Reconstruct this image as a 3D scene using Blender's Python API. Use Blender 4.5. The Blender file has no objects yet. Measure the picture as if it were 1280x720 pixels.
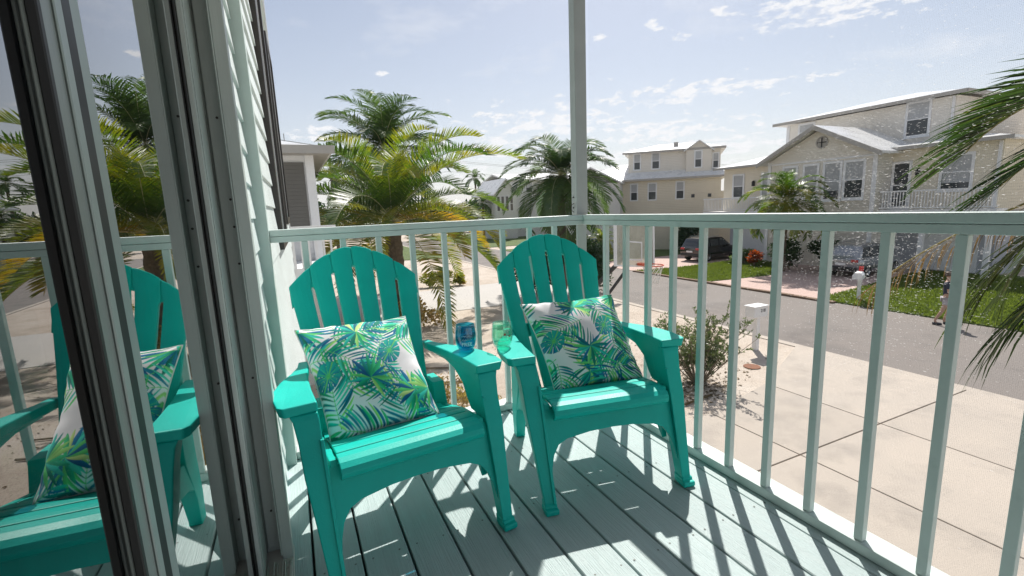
import bpy, bmesh, math, random
import numpy as np
from mathutils import Vector, Matrix
R_ = math.radians
sc = bpy.context.scene
COL = sc.collection

# ------------------------------------------------------------------ camera
cam_d = bpy.data.cameras.new('camera'); cam = bpy.data.objects.new('camera', cam_d); COL.objects.link(cam)
cam_d.sensor_width = 36.0; cam_d.lens = 16.532; cam_d.clip_start = 0.02; cam_d.clip_end = 3000
rt = Vector((0.90398197, -0.42580556, -0.03881013)); up = Vector((0.10618542, 0.13564822, 0.98505036)); fw = Vector((0.4141754, 0.89458884, -0.16783788))
mw = Matrix.Identity(4)
for i in range(3):
    mw[i][0] = rt[i]; mw[i][1] = up[i]; mw[i][2] = -fw[i]
CAM = Vector((0.08208, -2.03251, 1.11353))
mw.translation = CAM
cam.matrix_world = mw
sc.camera = cam

# ------------------------------------------------------------------ world, sun, exposure
SUN_AZ, SUN_EL = 40.0, 49.0
w = bpy.data.worlds.new('World'); sc.world = w; w.use_nodes = True
nt = w.node_tree; nt.nodes.clear()
def N(t, typ, **kw):
    n = t.nodes.new(typ)
    for k, v in kw.items(): setattr(n, k, v)
    return n
def mth(t, op, a, b=None, c=None, clamp=False):
    n = N(t, 'ShaderNodeMath', operation=op, use_clamp=clamp)
    for i, x in enumerate((a, b, c)):
        if x is None: continue
        if isinstance(x, (int, float)): n.inputs[i].default_value = x
        else: t.links.new(x, n.inputs[i])
    return n.outputs[0]
def ramp(t, fac, stops):
    r = N(t, 'ShaderNodeValToRGB'); el = r.color_ramp.elements
    while len(el) > 1: el.remove(el[-1])
    el[0].position = stops[0][0]; el[0].color = stops[0][1]
    for p, c in stops[1:]:
        e = el.new(p); e.color = c
    t.links.new(fac, r.inputs[0]); return r.outputs[0]
def g4(v): return (v, v, v, 1)
sky = N(nt, 'ShaderNodeTexSky', sky_type='NISHITA'); sky.sun_disc = False
sky.sun_elevation = R_(SUN_EL); sky.sun_rotation = R_(SUN_AZ); sky.air_density = 1.0; sky.dust_density = 1.2; sky.ozone_density = 2.0
tc = N(nt, 'ShaderNodeTexCoord'); sx = N(nt, 'ShaderNodeSeparateXYZ'); nt.links.new(tc.outputs['Generated'], sx.inputs[0])
zz = mth(nt, 'MAXIMUM', sx.outputs[2], 0.0); den = mth(nt, 'ADD', zz, 0.10)
cx = N(nt, 'ShaderNodeCombineXYZ'); nt.links.new(mth(nt, 'DIVIDE', sx.outputs[0], den), cx.inputs[0]); nt.links.new(mth(nt, 'DIVIDE', sx.outputs[1], den), cx.inputs[1])
def wnoise(scale, detail, rough, off, sxy=(1, 1)):
    mp = N(nt, 'ShaderNodeMapping'); mp.inputs['Location'].default_value = off; mp.inputs['Scale'].default_value = (sxy[0], sxy[1], 1)
    nt.links.new(cx.outputs[0], mp.inputs[0]); n = N(nt, 'ShaderNodeTexNoise'); n.inputs['Scale'].default_value = scale
    n.inputs['Detail'].default_value = detail; n.inputs['Roughness'].default_value = rough; nt.links.new(mp.outputs[0], n.inputs['Vector']); return n.outputs['Fac']
thin = ramp(nt, wnoise(0.55, 6, 0.62, (8.2, 4.4, 0), (0.55, 1.3)), [(0.42, g4(0)), (0.85, g4(0.62))])
hor = ramp(nt, zz, [(0.0, g4(0.80)), (0.08, g4(0.58)), (0.25, g4(0.36)), (0.5, g4(0.14)), (0.8, g4(0.0))])
az_n = mth(nt, 'ARCTAN2', sx.outputs[0], sx.outputs[1]); el_n = mth(nt, 'ARCSINE', sx.outputs[2])
ae = N(nt, 'ShaderNodeCombineXYZ'); nt.links.new(mth(nt, 'MULTIPLY', az_n, 1.0), ae.inputs[0]); nt.links.new(mth(nt, 'MULTIPLY', el_n, 2.6), ae.inputs[1])
def anoise(scale, off):
    mp = N(nt, 'ShaderNodeMapping'); mp.inputs['Location'].default_value = off; nt.links.new(ae.outputs[0], mp.inputs[0]); n = N(nt, 'ShaderNodeTexNoise'); n.inputs['Scale'].default_value = scale; n.inputs['Detail'].default_value = 9; n.inputs['Roughness'].default_value = 0.62; nt.links.new(mp.outputs[0], n.inputs['Vector']); return n.outputs['Fac']
cn = mth(nt, 'MULTIPLY', mth(nt, 'SUBTRACT', anoise(30, (0, 0, 3)), 0.5), 4.6)
puff2 = None
for a0, e0, wa, we in ((1.032, 0.300, 0.16, 0.034), (0.948, 0.285, 0.026, 0.009), (0.622, 0.309, 0.024, 0.008), (0.726, 0.315, 0.018, 0.010), (0.779, 0.297, 0.022, 0.008), (0.836, 0.321, 0.018, 0.011), (1.146, 0.194, 0.016, 0.007), (0.199, 0.261, 0.018, 0.005), (0.528, 0.163, 0.20, 0.045), (0.396, 0.122, 0.16, 0.040), (0.746, 0.133, 0.20, 0.030), (0.064, 0.145, 0.06, 0.032), (0.875, 0.10, 0.12, 0.035), (0.60, 0.09, 0.20, 0.035), (0.80, 0.20, 0.22, 0.022), (0.25, 0.07, 0.25, 0.03), (1.5, 0.24, 0.16, 0.03), (-0.4, 0.2, 0.14, 0.03), (1.9, 0.3, 0.12, 0.03), (-0.9, 0.3, 0.2, 0.03), (2.6, 0.2, 0.2, 0.03), (-1.7, 0.2, 0.2, 0.04)):
    da = mth(nt, 'POWER', mth(nt, 'ABSOLUTE', mth(nt, 'DIVIDE', mth(nt, 'SUBTRACT', az_n, a0), wa * 1.3)), 2.0); de = mth(nt, 'POWER', mth(nt, 'ABSOLUTE', mth(nt, 'DIVIDE', mth(nt, 'SUBTRACT', el_n, e0), we * 1.3)), 2.0)
    d_ = mth(nt, 'SUBTRACT', 1.0, mth(nt, 'SQRT', mth(nt, 'ADD', da, de))); puff2 = d_ if puff2 is None else mth(nt, 'MAXIMUM', puff2, d_)
puff2 = ramp(nt, mth(nt, 'ADD', puff2, cn), [(-0.0, g4(0)), (1.0, g4(0.95))])
veil = ramp(nt, anoise(3.2, (5, 2, 0)), [(0.36, g4(0.0)), (0.70, g4(0.62))])
mask = mth(nt, 'MAXIMUM', mth(nt, 'MAXIMUM', puff2, mth(nt, 'MAXIMUM', thin, veil)), hor, clamp=True)
mix = N(nt, 'ShaderNodeMix', data_type='RGBA'); nt.links.new(mask, mix.inputs[0]); nt.links.new(sky.outputs[0], mix.inputs[6]); mix.inputs[7].default_value = (9.9, 9.95, 10.2, 1)
bg = N(nt, 'ShaderNodeBackground'); bg.inputs[1].default_value = 0.082; nt.links.new(mix.outputs[2], bg.inputs[0])
wo = N(nt, 'ShaderNodeOutputWorld'); nt.links.new(bg.outputs[0], wo.inputs[0])

sd = bpy.data.lights.new('sun', 'SUN'); sd.energy = 5.0; sd.angle = R_(0.53); sd.color = (1.0, 0.955, 0.89)
sun = bpy.data.objects.new('sun', sd); COL.objects.link(sun)
sdir = Vector((math.sin(R_(SUN_AZ)) * math.cos(R_(SUN_EL)), math.cos(R_(SUN_AZ)) * math.cos(R_(SUN_EL)), math.sin(R_(SUN_EL))))
sun.rotation_euler = sdir.to_track_quat('Z', 'Y').to_euler(); sun.location = (10, 15, 20)
sc.view_settings.view_transform = 'Standard'; sc.view_settings.look = 'None'; sc.view_settings.exposure = 0.30; sc.view_settings.gamma = 1.0
sc.view_settings.use_curve_mapping = False
sc.render.engine = 'CYCLES'
sc.cycles.max_bounces = 8; sc.cycles.transparent_max_bounces = 24

# ------------------------------------------------------------------ helpers
class MB:
    def __init__(s): s.v = []; s.f = []
    def add(s, vs, fs):
        o = len(s.v); s.v += [tuple(x) for x in vs]; s.f += [tuple(i + o for i in f) for f in fs]; return s
    def box(s, x0, y0, z0, x1, y1, z1):
        vs = [(x0, y0, z0), (x1, y0, z0), (x1, y1, z0), (x0, y1, z0), (x0, y0, z1), (x1, y0, z1), (x1, y1, z1), (x0, y1, z1)]
        return s.add(vs, [(0, 3, 2, 1), (4, 5, 6, 7), (0, 1, 5, 4), (1, 2, 6, 5), (2, 3, 7, 6), (3, 0, 4, 7)])
    def hexa(s, lo, hi):            # 4 bottom points, 4 top points (counter-clockwise from above)
        return s.add(list(lo) + list(hi), [(0, 3, 2, 1), (4, 5, 6, 7), (0, 1, 5, 4), (1, 2, 6, 5), (2, 3, 7, 6), (3, 0, 4, 7)])
    def prism(s, pts, fn0, fn1):    # polygon mapped by fn0 and fn1 to the two end caps
        n = len(pts); a = [fn0(*p) for p in pts]; b = [fn1(*p) for p in pts]
        return s.add(a + b, [tuple(range(n))[::-1], tuple(range(n, 2 * n))] + [(i, (i + 1) % n, n + (i + 1) % n, n + i) for i in range(n)])
    def tube(s, path, rad, n=8, cap=True, flat=1.0):
        path = [Vector(p) for p in path]; m = len(path)
        if isinstance(rad, (int, float)): rad = [rad] * m
        vs = []; prev = None
        for i, p in enumerate(path):
            t = (path[min(i + 1, m - 1)] - path[max(i - 1, 0)]).normalized()
            a = prev if prev is not None else (Vector((0, 0, 1)) if abs(t.z) < 0.9 else Vector((1, 0, 0)))
            x = (a - t * a.dot(t)).normalized(); prev = x; y = t.cross(x)
            for k in range(n):
                q = 2 * math.pi * k / n
                vs.append(p + x * math.cos(q) * rad[i] * flat + y * math.sin(q) * rad[i])
        fs = [(i * n + k, i * n + (k + 1) % n, (i + 1) * n + (k + 1) % n, (i + 1) * n + k) for i in range(m - 1) for k in range(n)]
        if cap: fs += [tuple(range(n))[::-1], tuple(range((m - 1) * n, m * n))]
        return s.add(vs, fs)
    def lathe(s, prof, n=24, c=(0, 0, 0)):
        vs = [(c[0] + r * math.cos(2 * math.pi * k / n), c[1] + r * math.sin(2 * math.pi * k / n), c[2] + z) for r, z in prof for k in range(n)]
        fs = [(i * n + k, i * n + (k + 1) % n, (i + 1) * n + (k + 1) % n, (i + 1) * n + k) for i in range(len(prof) - 1) for k in range(n)]
        return s.add(vs, fs)
    def mesh(s, name, mat, smooth=False):
        me = bpy.data.meshes.new(name); me.from_pydata(s.v, [], s.f); me.update()
        if mat: me.materials.append(mat)
        if smooth:
            me.polygons.foreach_set('use_smooth', [True] * len(me.polygons))
        return me
    def build(s, name, mat, parent=None, smooth=False, bevel=0, bseg=2, fix=True):
        me = s.mesh(name, mat, False)
        if fix or bevel:
            bm = bmesh.new(); bm.from_mesh(me)
            if fix: bmesh.ops.recalc_face_normals(bm, faces=bm.faces)
            bm.to_mesh(me); bm.free()
        if smooth: me.polygons.foreach_set('use_smooth', [True] * len(me.polygons))
        o = bpy.data.objects.new(name, me); COL.objects.link(o)
        if parent: o.parent = parent
        if bevel:
            m = o.modifiers.new('bevel', 'BEVEL'); m.width = bevel; m.segments = bseg; m.limit_method = 'ANGLE'; m.angle_limit = R_(40)
        return o
def tag(o, label=None, cat=None, group=None, kind=None):
    if label: o['label'] = label
    if cat: o['category'] = cat
    if group: o['group'] = group
    if kind: o['kind'] = kind
    return o
def thing(name, label, cat, loc=(0, 0, 0), rz=0.0, group=None):
    o = bpy.data.objects.new(name, None); COL.objects.link(o); o.location = loc; o.rotation_euler = (0, 0, rz); o.empty_display_size = 0.1
    return tag(o, label, cat, group)
def sub(name, parent):
    o = bpy.data.objects.new(name, None); COL.objects.link(o); o.parent = parent; o.empty_display_size = 0.05; return o
def inst(me, name, parent=None, loc=(0, 0, 0), rot=(0, 0, 0), scale=(1, 1, 1)):
    o = bpy.data.objects.new(name, me); COL.objects.link(o); o.location = loc; o.rotation_euler = rot; o.scale = scale
    if parent: o.parent = parent
    return o
def copy_tree(o, parent=None):
    c = o.copy(); COL.objects.link(c); c.parent = parent
    for ch in list(o.children): copy_tree(ch, c)
    return c

# ------------------------------------------------------------------ materials
def new_mat(name):
    m = bpy.data.materials.new(name); m.use_nodes = True; t = m.node_tree; t.nodes.clear()
    o = N(t, 'ShaderNodeOutputMaterial'); return m, t, o
def tex(t, kind, scale, coord='Object', stretch=(1, 1, 1), detail=5, rough=0.55):
    tcn = N(t, 'ShaderNodeTexCoord'); mp = N(t, 'ShaderNodeMapping'); mp.inputs['Scale'].default_value = stretch
    t.links.new(tcn.outputs[coord], mp.inputs[0]); n = N(t, kind)
    n.inputs['Scale'].default_value = scale
    if kind == 'ShaderNodeTexNoise': n.inputs['Detail'].default_value = detail; n.inputs['Roughness'].default_value = rough
    t.links.new(mp.outputs[0], n.inputs['Vector']); return n
def surf(name, col, rough=0.6, var=0.12, vscale=6.0, stretch=(1, 1, 1), bump=0.0, bscale=60.0, bstretch=(1, 1, 1), dirt=None, dscale=3.0, dlo=0.55, dhi=0.75, spec=0.5, coat=0.0, rvar=0.1, lines=None, orand=0.0, coord='Object', metal=0.0):
    m, t, o = new_mat(name); b = N(t, 'ShaderNodeBsdfPrincipled'); t.links.new(b.outputs[0], o.inputs[0])
    b.inputs['Specular IOR Level'].default_value = spec; b.inputs['Coat Weight'].default_value = coat; b.inputs['Metallic'].default_value = metal
    n1 = tex(t, 'ShaderNodeTexNoise', vscale, coord, stretch).outputs['Fac']
    c0 = tuple(max(0, x * (1 - var)) for x in col) + (1,); c1 = tuple(min(1, x * (1 + var)) for x in col) + (1,)
    c = ramp(t, n1, [(0.3, c0), (0.7, c1)])
    if orand:
        oi = N(t, 'ShaderNodeObjectInfo'); hs = N(t, 'ShaderNodeHueSaturation')
        t.links.new(mth(t, 'ADD', mth(t, 'MULTIPLY', oi.outputs['Random'], 2 * orand), 1 - orand), hs.inputs['Value']); t.links.new(c, hs.inputs['Color']); c = hs.outputs[0]
    if dirt:
        n2 = tex(t, 'ShaderNodeTexNoise', dscale, coord, stretch, 8, 0.65).outputs['Fac']; f = ramp(t, n2, [(dlo, g4(0)), (dhi, g4(1))])
        mx = N(t, 'ShaderNodeMix', data_type='RGBA'); t.links.new(f, mx.inputs[0]); t.links.new(c, mx.inputs[6]); mx.inputs[7].default_value = tuple(dirt) + (1,); c = mx.outputs[2]
    h = None
    if bump:
        h = mth(t, 'MULTIPLY', tex(t, 'ShaderNodeTexNoise', bscale, coord, bstretch, 6, 0.6).outputs['Fac'], bump)
    if lines:                    # horizontal lap siding / standing seams: (axis, spacing, depth)
        tcn = N(t, 'ShaderNodeTexCoord'); s3 = N(t, 'ShaderNodeSeparateXYZ'); t.links.new(tcn.outputs['Object'], s3.inputs[0])
        fr = mth(t, 'FRACT', mth(t, 'DIVIDE', s3.outputs[lines[0]], lines[1]))
        hh = mth(t, 'MULTIPLY', fr, lines[2]); h = mth(t, 'ADD', h, hh) if h is not None else hh
    if h is not None:
        bp = N(t, 'ShaderNodeBump'); bp.inputs['Strength'].default_value = 1.0; bp.inputs['Distance'].default_value = 1.0; t.links.new(h, bp.inputs['Height']); t.links.new(bp.outputs[0], b.inputs['Normal'])
    t.links.new(c, b.inputs['Base Color'])
    t.links.new(ramp(t, n1, [(0.25, g4(max(0.02, rough - rvar))), (0.75, g4(min(1, rough + rvar)))]), b.inputs['Roughness'])
    return m
def foliage(name, c0, c1, trans=0.45, tipc=None, gloss=0.05, along=None):
    m, t, o = new_mat(name)
    oi = N(t, 'ShaderNodeObjectInfo'); n1 = tex(t, 'ShaderNodeTexNoise', 2.2, 'Object', (1, 1, 1), 3).outputs['Fac']
    f = mth(t, 'ADD', mth(t, 'MULTIPLY', n1, 0.9), mth(t, 'MULTIPLY', mth(t, 'SUBTRACT', oi.outputs['Random'], 0.5), 0.5))
    c = ramp(t, f, [(0.25, tuple(c0) + (1,)), (0.75, tuple(c1) + (1,))])
    if tipc:
        n2 = tex(t, 'ShaderNodeTexNoise', 1.1, 'Object', (1, 1, 1), 3).outputs['Fac']
        ff = ramp(t, mth(t, 'ADD', n2, mth(t, 'MULTIPLY', oi.outputs['Random'], 0.25)), [(0.62, g4(0)), (0.9, g4(0.85))])
        mx = N(t, 'ShaderNodeMix', data_type='RGBA'); t.links.new(ff, mx.inputs[0]); t.links.new(c, mx.inputs[6]); mx.inputs[7].default_value = tuple(tipc) + (1,); c = mx.outputs[2]
    d = N(t, 'ShaderNodeBsdfDiffuse'); tr = N(t, 'ShaderNodeBsdfTranslucent'); gl = N(t, 'ShaderNodeBsdfGlossy'); gl.inputs['Roughness'].default_value = 0.38
    hs = N(t, 'ShaderNodeHueSaturation'); hs.inputs['Saturation'].default_value = 1.15; hs.inputs['Value'].default_value = 1.7; t.links.new(c, hs.inputs['Color'])
    t.links.new(c, d.inputs[0]); t.links.new(hs.outputs[0], tr.inputs[0])
    a = N(t, 'ShaderNodeMixShader'); a.inputs[0].default_value = trans; t.links.new(d.outputs[0], a.inputs[1]); t.links.new(tr.outputs[0], a.inputs[2])
    b = N(t, 'ShaderNodeMixShader'); b.inputs[0].default_value = gloss; t.links.new(a.outputs[0], b.inputs[1]); t.links.new(gl.outputs[0], b.inputs[2]); t.links.new(b.outputs[0], o.inputs[0])
    return m
def pane(name, tint, base_refl=0.04, power=5.0, extra=0.0, rough=0.0):
    """thin clear or tinted pane: see-through tint plus mirror reflection growing towards grazing angles"""
    m, t, o = new_mat(name); tr = N(t, 'ShaderNodeBsdfTransparent'); tr.inputs[0].default_value = tuple(tint) + (1,)
    gl = N(t, 'ShaderNodeBsdfGlossy'); gl.inputs['Roughness'].default_value = rough; gl.inputs[0].default_value = (1, 1, 1, 1)
    lw = N(t, 'ShaderNodeLayerWeight'); lw.inputs['Blend'].default_value = 0.5
    f = mth(t, 'ADD', mth(t, 'MULTIPLY', mth(t, 'POWER', lw.outputs['Facing'], power), 1 - base_refl - extra), base_refl + extra, clamp=True)
    a = N(t, 'ShaderNodeMixShader'); t.links.new(f, a.inputs[0]); t.links.new(tr.outputs[0], a.inputs[1]); t.links.new(gl.outputs[0], a.inputs[2]); t.links.new(a.outputs[0], o.inputs[0])
    return m

M = {}
M['rail'] = surf('rail_paint', (0.57, 0.655, 0.63), 0.45, 0.05, 9, bump=0.0012, bscale=40, bstretch=(1, 1, 1), dirt=(0.30, 0.38, 0.35), dscale=7, dlo=0.58, dhi=0.9)
M['deck'] = surf('deck_paint', (0.415, 0.510, 0.510), 0.55, 0.07, 5, (6, 0.5, 1), bump=0.004, bscale=55, bstretch=(3.2, 0.10, 1), dirt=(0.24, 0.30, 0.29), dscale=9, dlo=0.70, dhi=0.88, orand=0.07)
M['joist_and_gap_shade'] = surf('joist_wood_gap_shade', (0.02, 0.02, 0.02), 0.8, 0.2)  # near black, also paints the shade in the plank gaps
M['siding'] = surf('siding_vinyl', (0.66, 0.73, 0.72), 0.5, 0.04, 3, bump=0.0015, bscale=14, bstretch=(1, 0.3, 3))
M['trim'] = surf('trim_paint', (0.52, 0.62, 0.59), 0.5, 0.05, 8, bump=0.001, bscale=30)
M['alum'] = surf('frame_aluminium', (0.46, 0.515, 0.49), 0.42, 0.10, 9, (1, 1, 0.25), bump=0.0008, bscale=80, bstretch=(1, 1, .2), dirt=(0.055, 0.048, 0.04), dscale=8, dlo=0.60, dhi=0.80, spec=0.6)
M['alum_dark'] = surf('channel_grime', (0.20, 0.23, 0.215), 0.6, 0.25, 16, (1, 1, 0.2), dirt=(0.03, 0.026, 0.022), dscale=11, dlo=0.5, dhi=0.7)
M['alum_pale'] = surf('pale_aluminium', (0.32, 0.38, 0.36), 0.42, 0.06, 9, (1, 1, 0.25), bump=0.0006, bscale=80)
M['alum_leaf'] = surf('leaf_aluminium', (0.24, 0.275, 0.26), 0.42, 0.10, 9, (1, 1, 0.25), bump=0.0008, bscale=80, bstretch=(1, 1, .2), dirt=(0.055, 0.048, 0.04), dscale=8, dlo=0.60, dhi=0.80)
M['post'] = surf('post_paint', (0.40, 0.435, 0.425), 0.5, 0.06, 9, bump=0.001, bscale=40)
M['gasket'] = surf('black_gasket', (0.018, 0.019, 0.019), 0.55, 0.2)
M['screw'] = surf('screw_head', (0.05, 0.045, 0.04), 0.5, 0.2)
M['track'] = surf('track_aluminium', (0.60, 0.56, 0.52), 0.4, 0.1, 12, dirt=(0.12, 0.09, 0.07), dscale=14, dlo=0.58, dhi=0.75)
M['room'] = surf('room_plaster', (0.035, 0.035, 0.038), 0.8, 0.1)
M['door_glass'] = pane('door_glass', (0.30, 0.32, 0.33), 0.05, 2.8, 0.02)
M['brown_frame'] = surf('dark_bronze_frame', (0.035, 0.028, 0.025), 0.4, 0.2)
M['teal'] = surf('teal_plastic', (0.001, 0.50, 0.425), 0.46, 0.08, 5, bump=0.0006, bscale=160, spec=0.30, rvar=0.06)
M['sand'] = None
M['concrete'] = surf('driveway_concrete', (0.43, 0.375, 0.318), 0.8, 0.07, 1.1, bump=0.006, bscale=45, dirt=(0.27, 0.24, 0.21), dscale=0.9, dlo=0.50, dhi=0.82, orand=0.05)
M['asphalt'] = surf('road_asphalt', (0.205, 0.180, 0.162), 0.85, 0.10, 0.5, bump=0.02, bscale=30, dirt=(0.135, 0.12, 0.11), dscale=0.45, dlo=0.5, dhi=0.7)
M['paver'] = surf('pink_pavers', (0.50, 0.36, 0.31), 0.85, 0.12, 5, bump=0.01, bscale=25)
M['kerb'] = surf('kerb_mulch', (0.20, 0.13, 0.085), 0.9, 0.3, 12, bump=0.03, bscale=18)
M['lawn'] = surf('lawn_soil', (0.09, 0.13, 0.03), 0.9, 0.25, 1.5, bump=0.05, bscale=25)
M['grass'] = foliage('grass_blades', (0.085, 0.125, 0.025), (0.17, 0.21, 0.05), 0.4, gloss=0.03)
M['palm_green'] = foliage('palm_green', (0.055, 0.105, 0.018), (0.15, 0.20, 0.032), 0.50, tipc=(0.28, 0.24, 0.03))
M['palm_gold'] = foliage('palm_gold', (0.10, 0.14, 0.02), (0.30, 0.25, 0.03), 0.45, tipc=(0.42, 0.24, 0.03))
M['palm_dark'] = foliage('palm_dark', (0.032, 0.07, 0.022), (0.09, 0.14, 0.038), 0.42, gloss=0.05)
M['palm_coco'] = foliage('coconut_green', (0.03, 0.06, 0.016), (0.08, 0.11, 0.026), 0.36, tipc=(0.22, 0.17, 0.03), gloss=0.06)
M['palm_dead'] = foliage('coconut_dead', (0.09, 0.065, 0.03), (0.20, 0.135, 0.06), 0.25, gloss=0.03)
M['rachis'] = surf('rachis_skin', (0.30, 0.25, 0.07), 0.5, 0.2)
M['rachis_pale'] = surf('rachis_pale', (0.42, 0.40, 0.22), 0.5, 0.2)
M['trunk'] = surf('palm_trunk', (0.16, 0.12, 0.085), 0.9, 0.3, 8, bump=0.04, bscale=14)
M['bark'] = surf('shrub_bark', (0.20, 0.155, 0.11), 0.9, 0.25, 20)
M['leaf_dark'] = foliage('hedge_dark', (0.015, 0.04, 0.012), (0.05, 0.09, 0.025), 0.3)
M['leaf_mid'] = foliage('shrub_mid', (0.05, 0.10, 0.03), (0.13, 0.19, 0.06), 0.45, gloss=0.08)
M['leaf_olive'] = foliage('shrub_olive', (0.09, 0.12, 0.045), (0.20, 0.23, 0.09), 0.45, gloss=0.06)
M['leaf_dry'] = foliage('dry_groundcover', (0.18, 0.12, 0.05), (0.42, 0.36, 0.12), 0.4, tipc=(0.24, 0.10, 0.04), gloss=0.05)
M['leaf_croton'] = foliage('croton_leaf', (0.20, 0.22, 0.03), (0.55, 0.42, 0.05), 0.45, tipc=(0.5, 0.16, 0.03))
M['leaf_red'] = foliage('red_ti_leaf', (0.25, 0.05, 0.02), (0.45, 0.12, 0.03), 0.4)
M['cactus'] = surf('cactus_pad', (0.16, 0.24, 0.07), 0.6, 0.15, 9)
M['cream'] = surf('cream_siding', (0.80, 0.735, 0.61), 0.7, 0.03, 1.0, lines=(2, 0.15, 0.045))
M['cream2'] = surf('pale_siding', (0.78, 0.74, 0.67), 0.7, 0.03, 1.0, lines=(2, 0.15, 0.045))
M['offwhite'] = surf('white_siding', (0.72, 0.72, 0.72), 0.7, 0.03, 1.0, lines=(2, 0.15, 0.045))
M['garage'] = surf('garage_level', (0.42, 0.43, 0.46), 0.7, 0.04, 1.0)
M['white'] = surf('white_trim', (0.78, 0.78, 0.78), 0.5, 0.03, 3)
M['metal_roof'] = surf('white_metal_roof', (0.74, 0.74, 0.73), 0.30, 0.04, 1.2, lines=(1, 0.45, 0.03), spec=0.7)
M['soffit'] = surf('grey_soffit', (0.40, 0.38, 0.35), 0.7, 0.05)
M['grey_shutter'] = surf('grey_slat_shutter', (0.12, 0.115, 0.105), 0.7, 0.08, 2, lines=(2, 0.09, 0.02))
def win_mat():
    m, t, o = new_mat('window_glass_far'); b = N(t, 'ShaderNodeBsdfPrincipled'); b.inputs['Base Color'].default_value = (0.07, 0.075, 0.08, 1); b.inputs['Roughness'].default_value = 0.05; b.inputs['IOR'].default_value = 1.5
    t.links.new(b.outputs[0], o.inputs[0]); return m
M['win'] = win_mat()
M['blind'] = surf('window_blind', (0.46, 0.47, 0.48), 0.6, 0.05, 3, lines=(2, 0.05, 0.01), spec=0.6)
M['metal'] = surf('grey_metal', (0.30, 0.30, 0.30), 0.4, 0.1, metal=0.6)
M['black_metal'] = surf('black_metal', (0.02, 0.02, 0.022), 0.45, 0.2)
M['rust'] = surf('rusty_iron', (0.22, 0.09, 0.045), 0.85, 0.3, 14)
M['pole_wood'] = surf('pole_wood', (0.12, 0.10, 0.08), 0.9, 0.2)
M['orange'] = surf('rim_orange', (0.62, 0.10, 0.04), 0.5, 0.1)
M['net'] = surf('white_cord', (0.75, 0.73, 0.70), 0.8, 0.05)
def acrylic():
    m, t, o = new_mat('weathered_acrylic'); tr = N(t, 'ShaderNodeBsdfTransparent'); tr.inputs[0].default_value = (.8, .8, .76, 1); d = N(t, 'ShaderNodeBsdfDiffuse'); d.inputs[0].default_value = (.55, .55, .50, 1); tl = N(t, 'ShaderNodeBsdfTranslucent'); tl.inputs[0].default_value = (.6, .6, .55, 1)
    a = N(t, 'ShaderNodeMixShader'); a.inputs[0].default_value = .5; t.links.new(d.outputs[0], a.inputs[1]); t.links.new(tl.outputs[0], a.inputs[2]); b = N(t, 'ShaderNodeMixShader'); t.links.new(ramp(t, tex(t, 'ShaderNodeTexNoise', 3.0).outputs['Fac'], [(.3, g4(.25)), (.7, g4(.5))]), b.inputs[0]); t.links.new(tr.outputs[0], b.inputs[1]); t.links.new(a.outputs[0], b.inputs[2]); t.links.new(b.outputs[0], o.inputs[0]); return m
M['acrylic'] = acrylic()
M['blk_paint'] = surf('black_car_paint', (0.006, 0.006, 0.007), 0.16, 0.1, coat=1.0, spec=0.6, rvar=0.03)
M['silver_paint'] = surf('silver_car_paint', (0.30, 0.31, 0.33), 0.22, 0.05, coat=1.0, spec=0.6, rvar=0.03, metal=0.5)
M['tyre'] = surf('tyre_rubber', (0.012, 0.012, 0.012), 0.8, 0.1)
M['rimm'] = surf('alloy_rim', (0.45, 0.45, 0.46), 0.3, 0.05, metal=0.9)
M['car_glass'] = M['win']
M['redlamp'] = surf('red_lamp', (0.45, 0.012, 0.015), 0.2, 0.05, coat=1.0)
M['clearlamp'] = surf('clear_lamp', (0.6, 0.6, 0.6), 0.15, 0.05, coat=1.0)
M['skin'] = surf('skin', (0.48, 0.30, 0.22), 0.55, 0.06)
M['navy'] = surf('navy_cloth', (0.03, 0.035, 0.06), 0.85, 0.15)
M['denim'] = surf('pale_cloth', (0.42, 0.40, 0.42), 0.85, 0.1)
M['shoe'] = surf('dark_shoe', (0.05, 0.05, 0.06), 0.6, 0.1)
M['hair'] = surf('brown_hair', (0.10, 0.065, 0.045), 0.6, 0.2)
M['red'] = surf('red_flag', (0.55, 0.02, 0.02), 0.5, 0.1)
M['ink'] = surf('black_ink', (0.03, 0.03, 0.035), 0.6, 0.05)
M['print_white'] = surf('white_print', (0.72, 0.80, 0.82), 0.6, 0.03)
M['print_red'] = surf('red_print', (0.55, 0.05, 0.03), 0.6, 0.05)
M['thread'] = surf('screen_thread', (0.16, 0.16, 0.165), 0.6, 0.05)
def drop_mat():
    m, t, o = new_mat('salt_droplet'); a = N(t, 'ShaderNodeBsdfTranslucent'); a.inputs[0].default_value = (0.95, 0.95, 0.95, 1); d = N(t, 'ShaderNodeBsdfDiffuse'); d.inputs[0].default_value = (0.9, 0.9, 0.9, 1)
    x = N(t, 'ShaderNodeMixShader'); x.inputs[0].default_value = 0.75; t.links.new(d.outputs[0], x.inputs[1]); t.links.new(a.outputs[0], x.inputs[2]); tr = N(t, 'ShaderNodeBsdfTransparent'); y = N(t, 'ShaderNodeMixShader'); y.inputs[0].default_value = 0.90; t.links.new(tr.outputs[0], y.inputs[1]); t.links.new(x.outputs[0], y.inputs[2]); t.links.new(y.outputs[0], o.inputs[0]); return m
M['drop'] = drop_mat()
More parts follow.
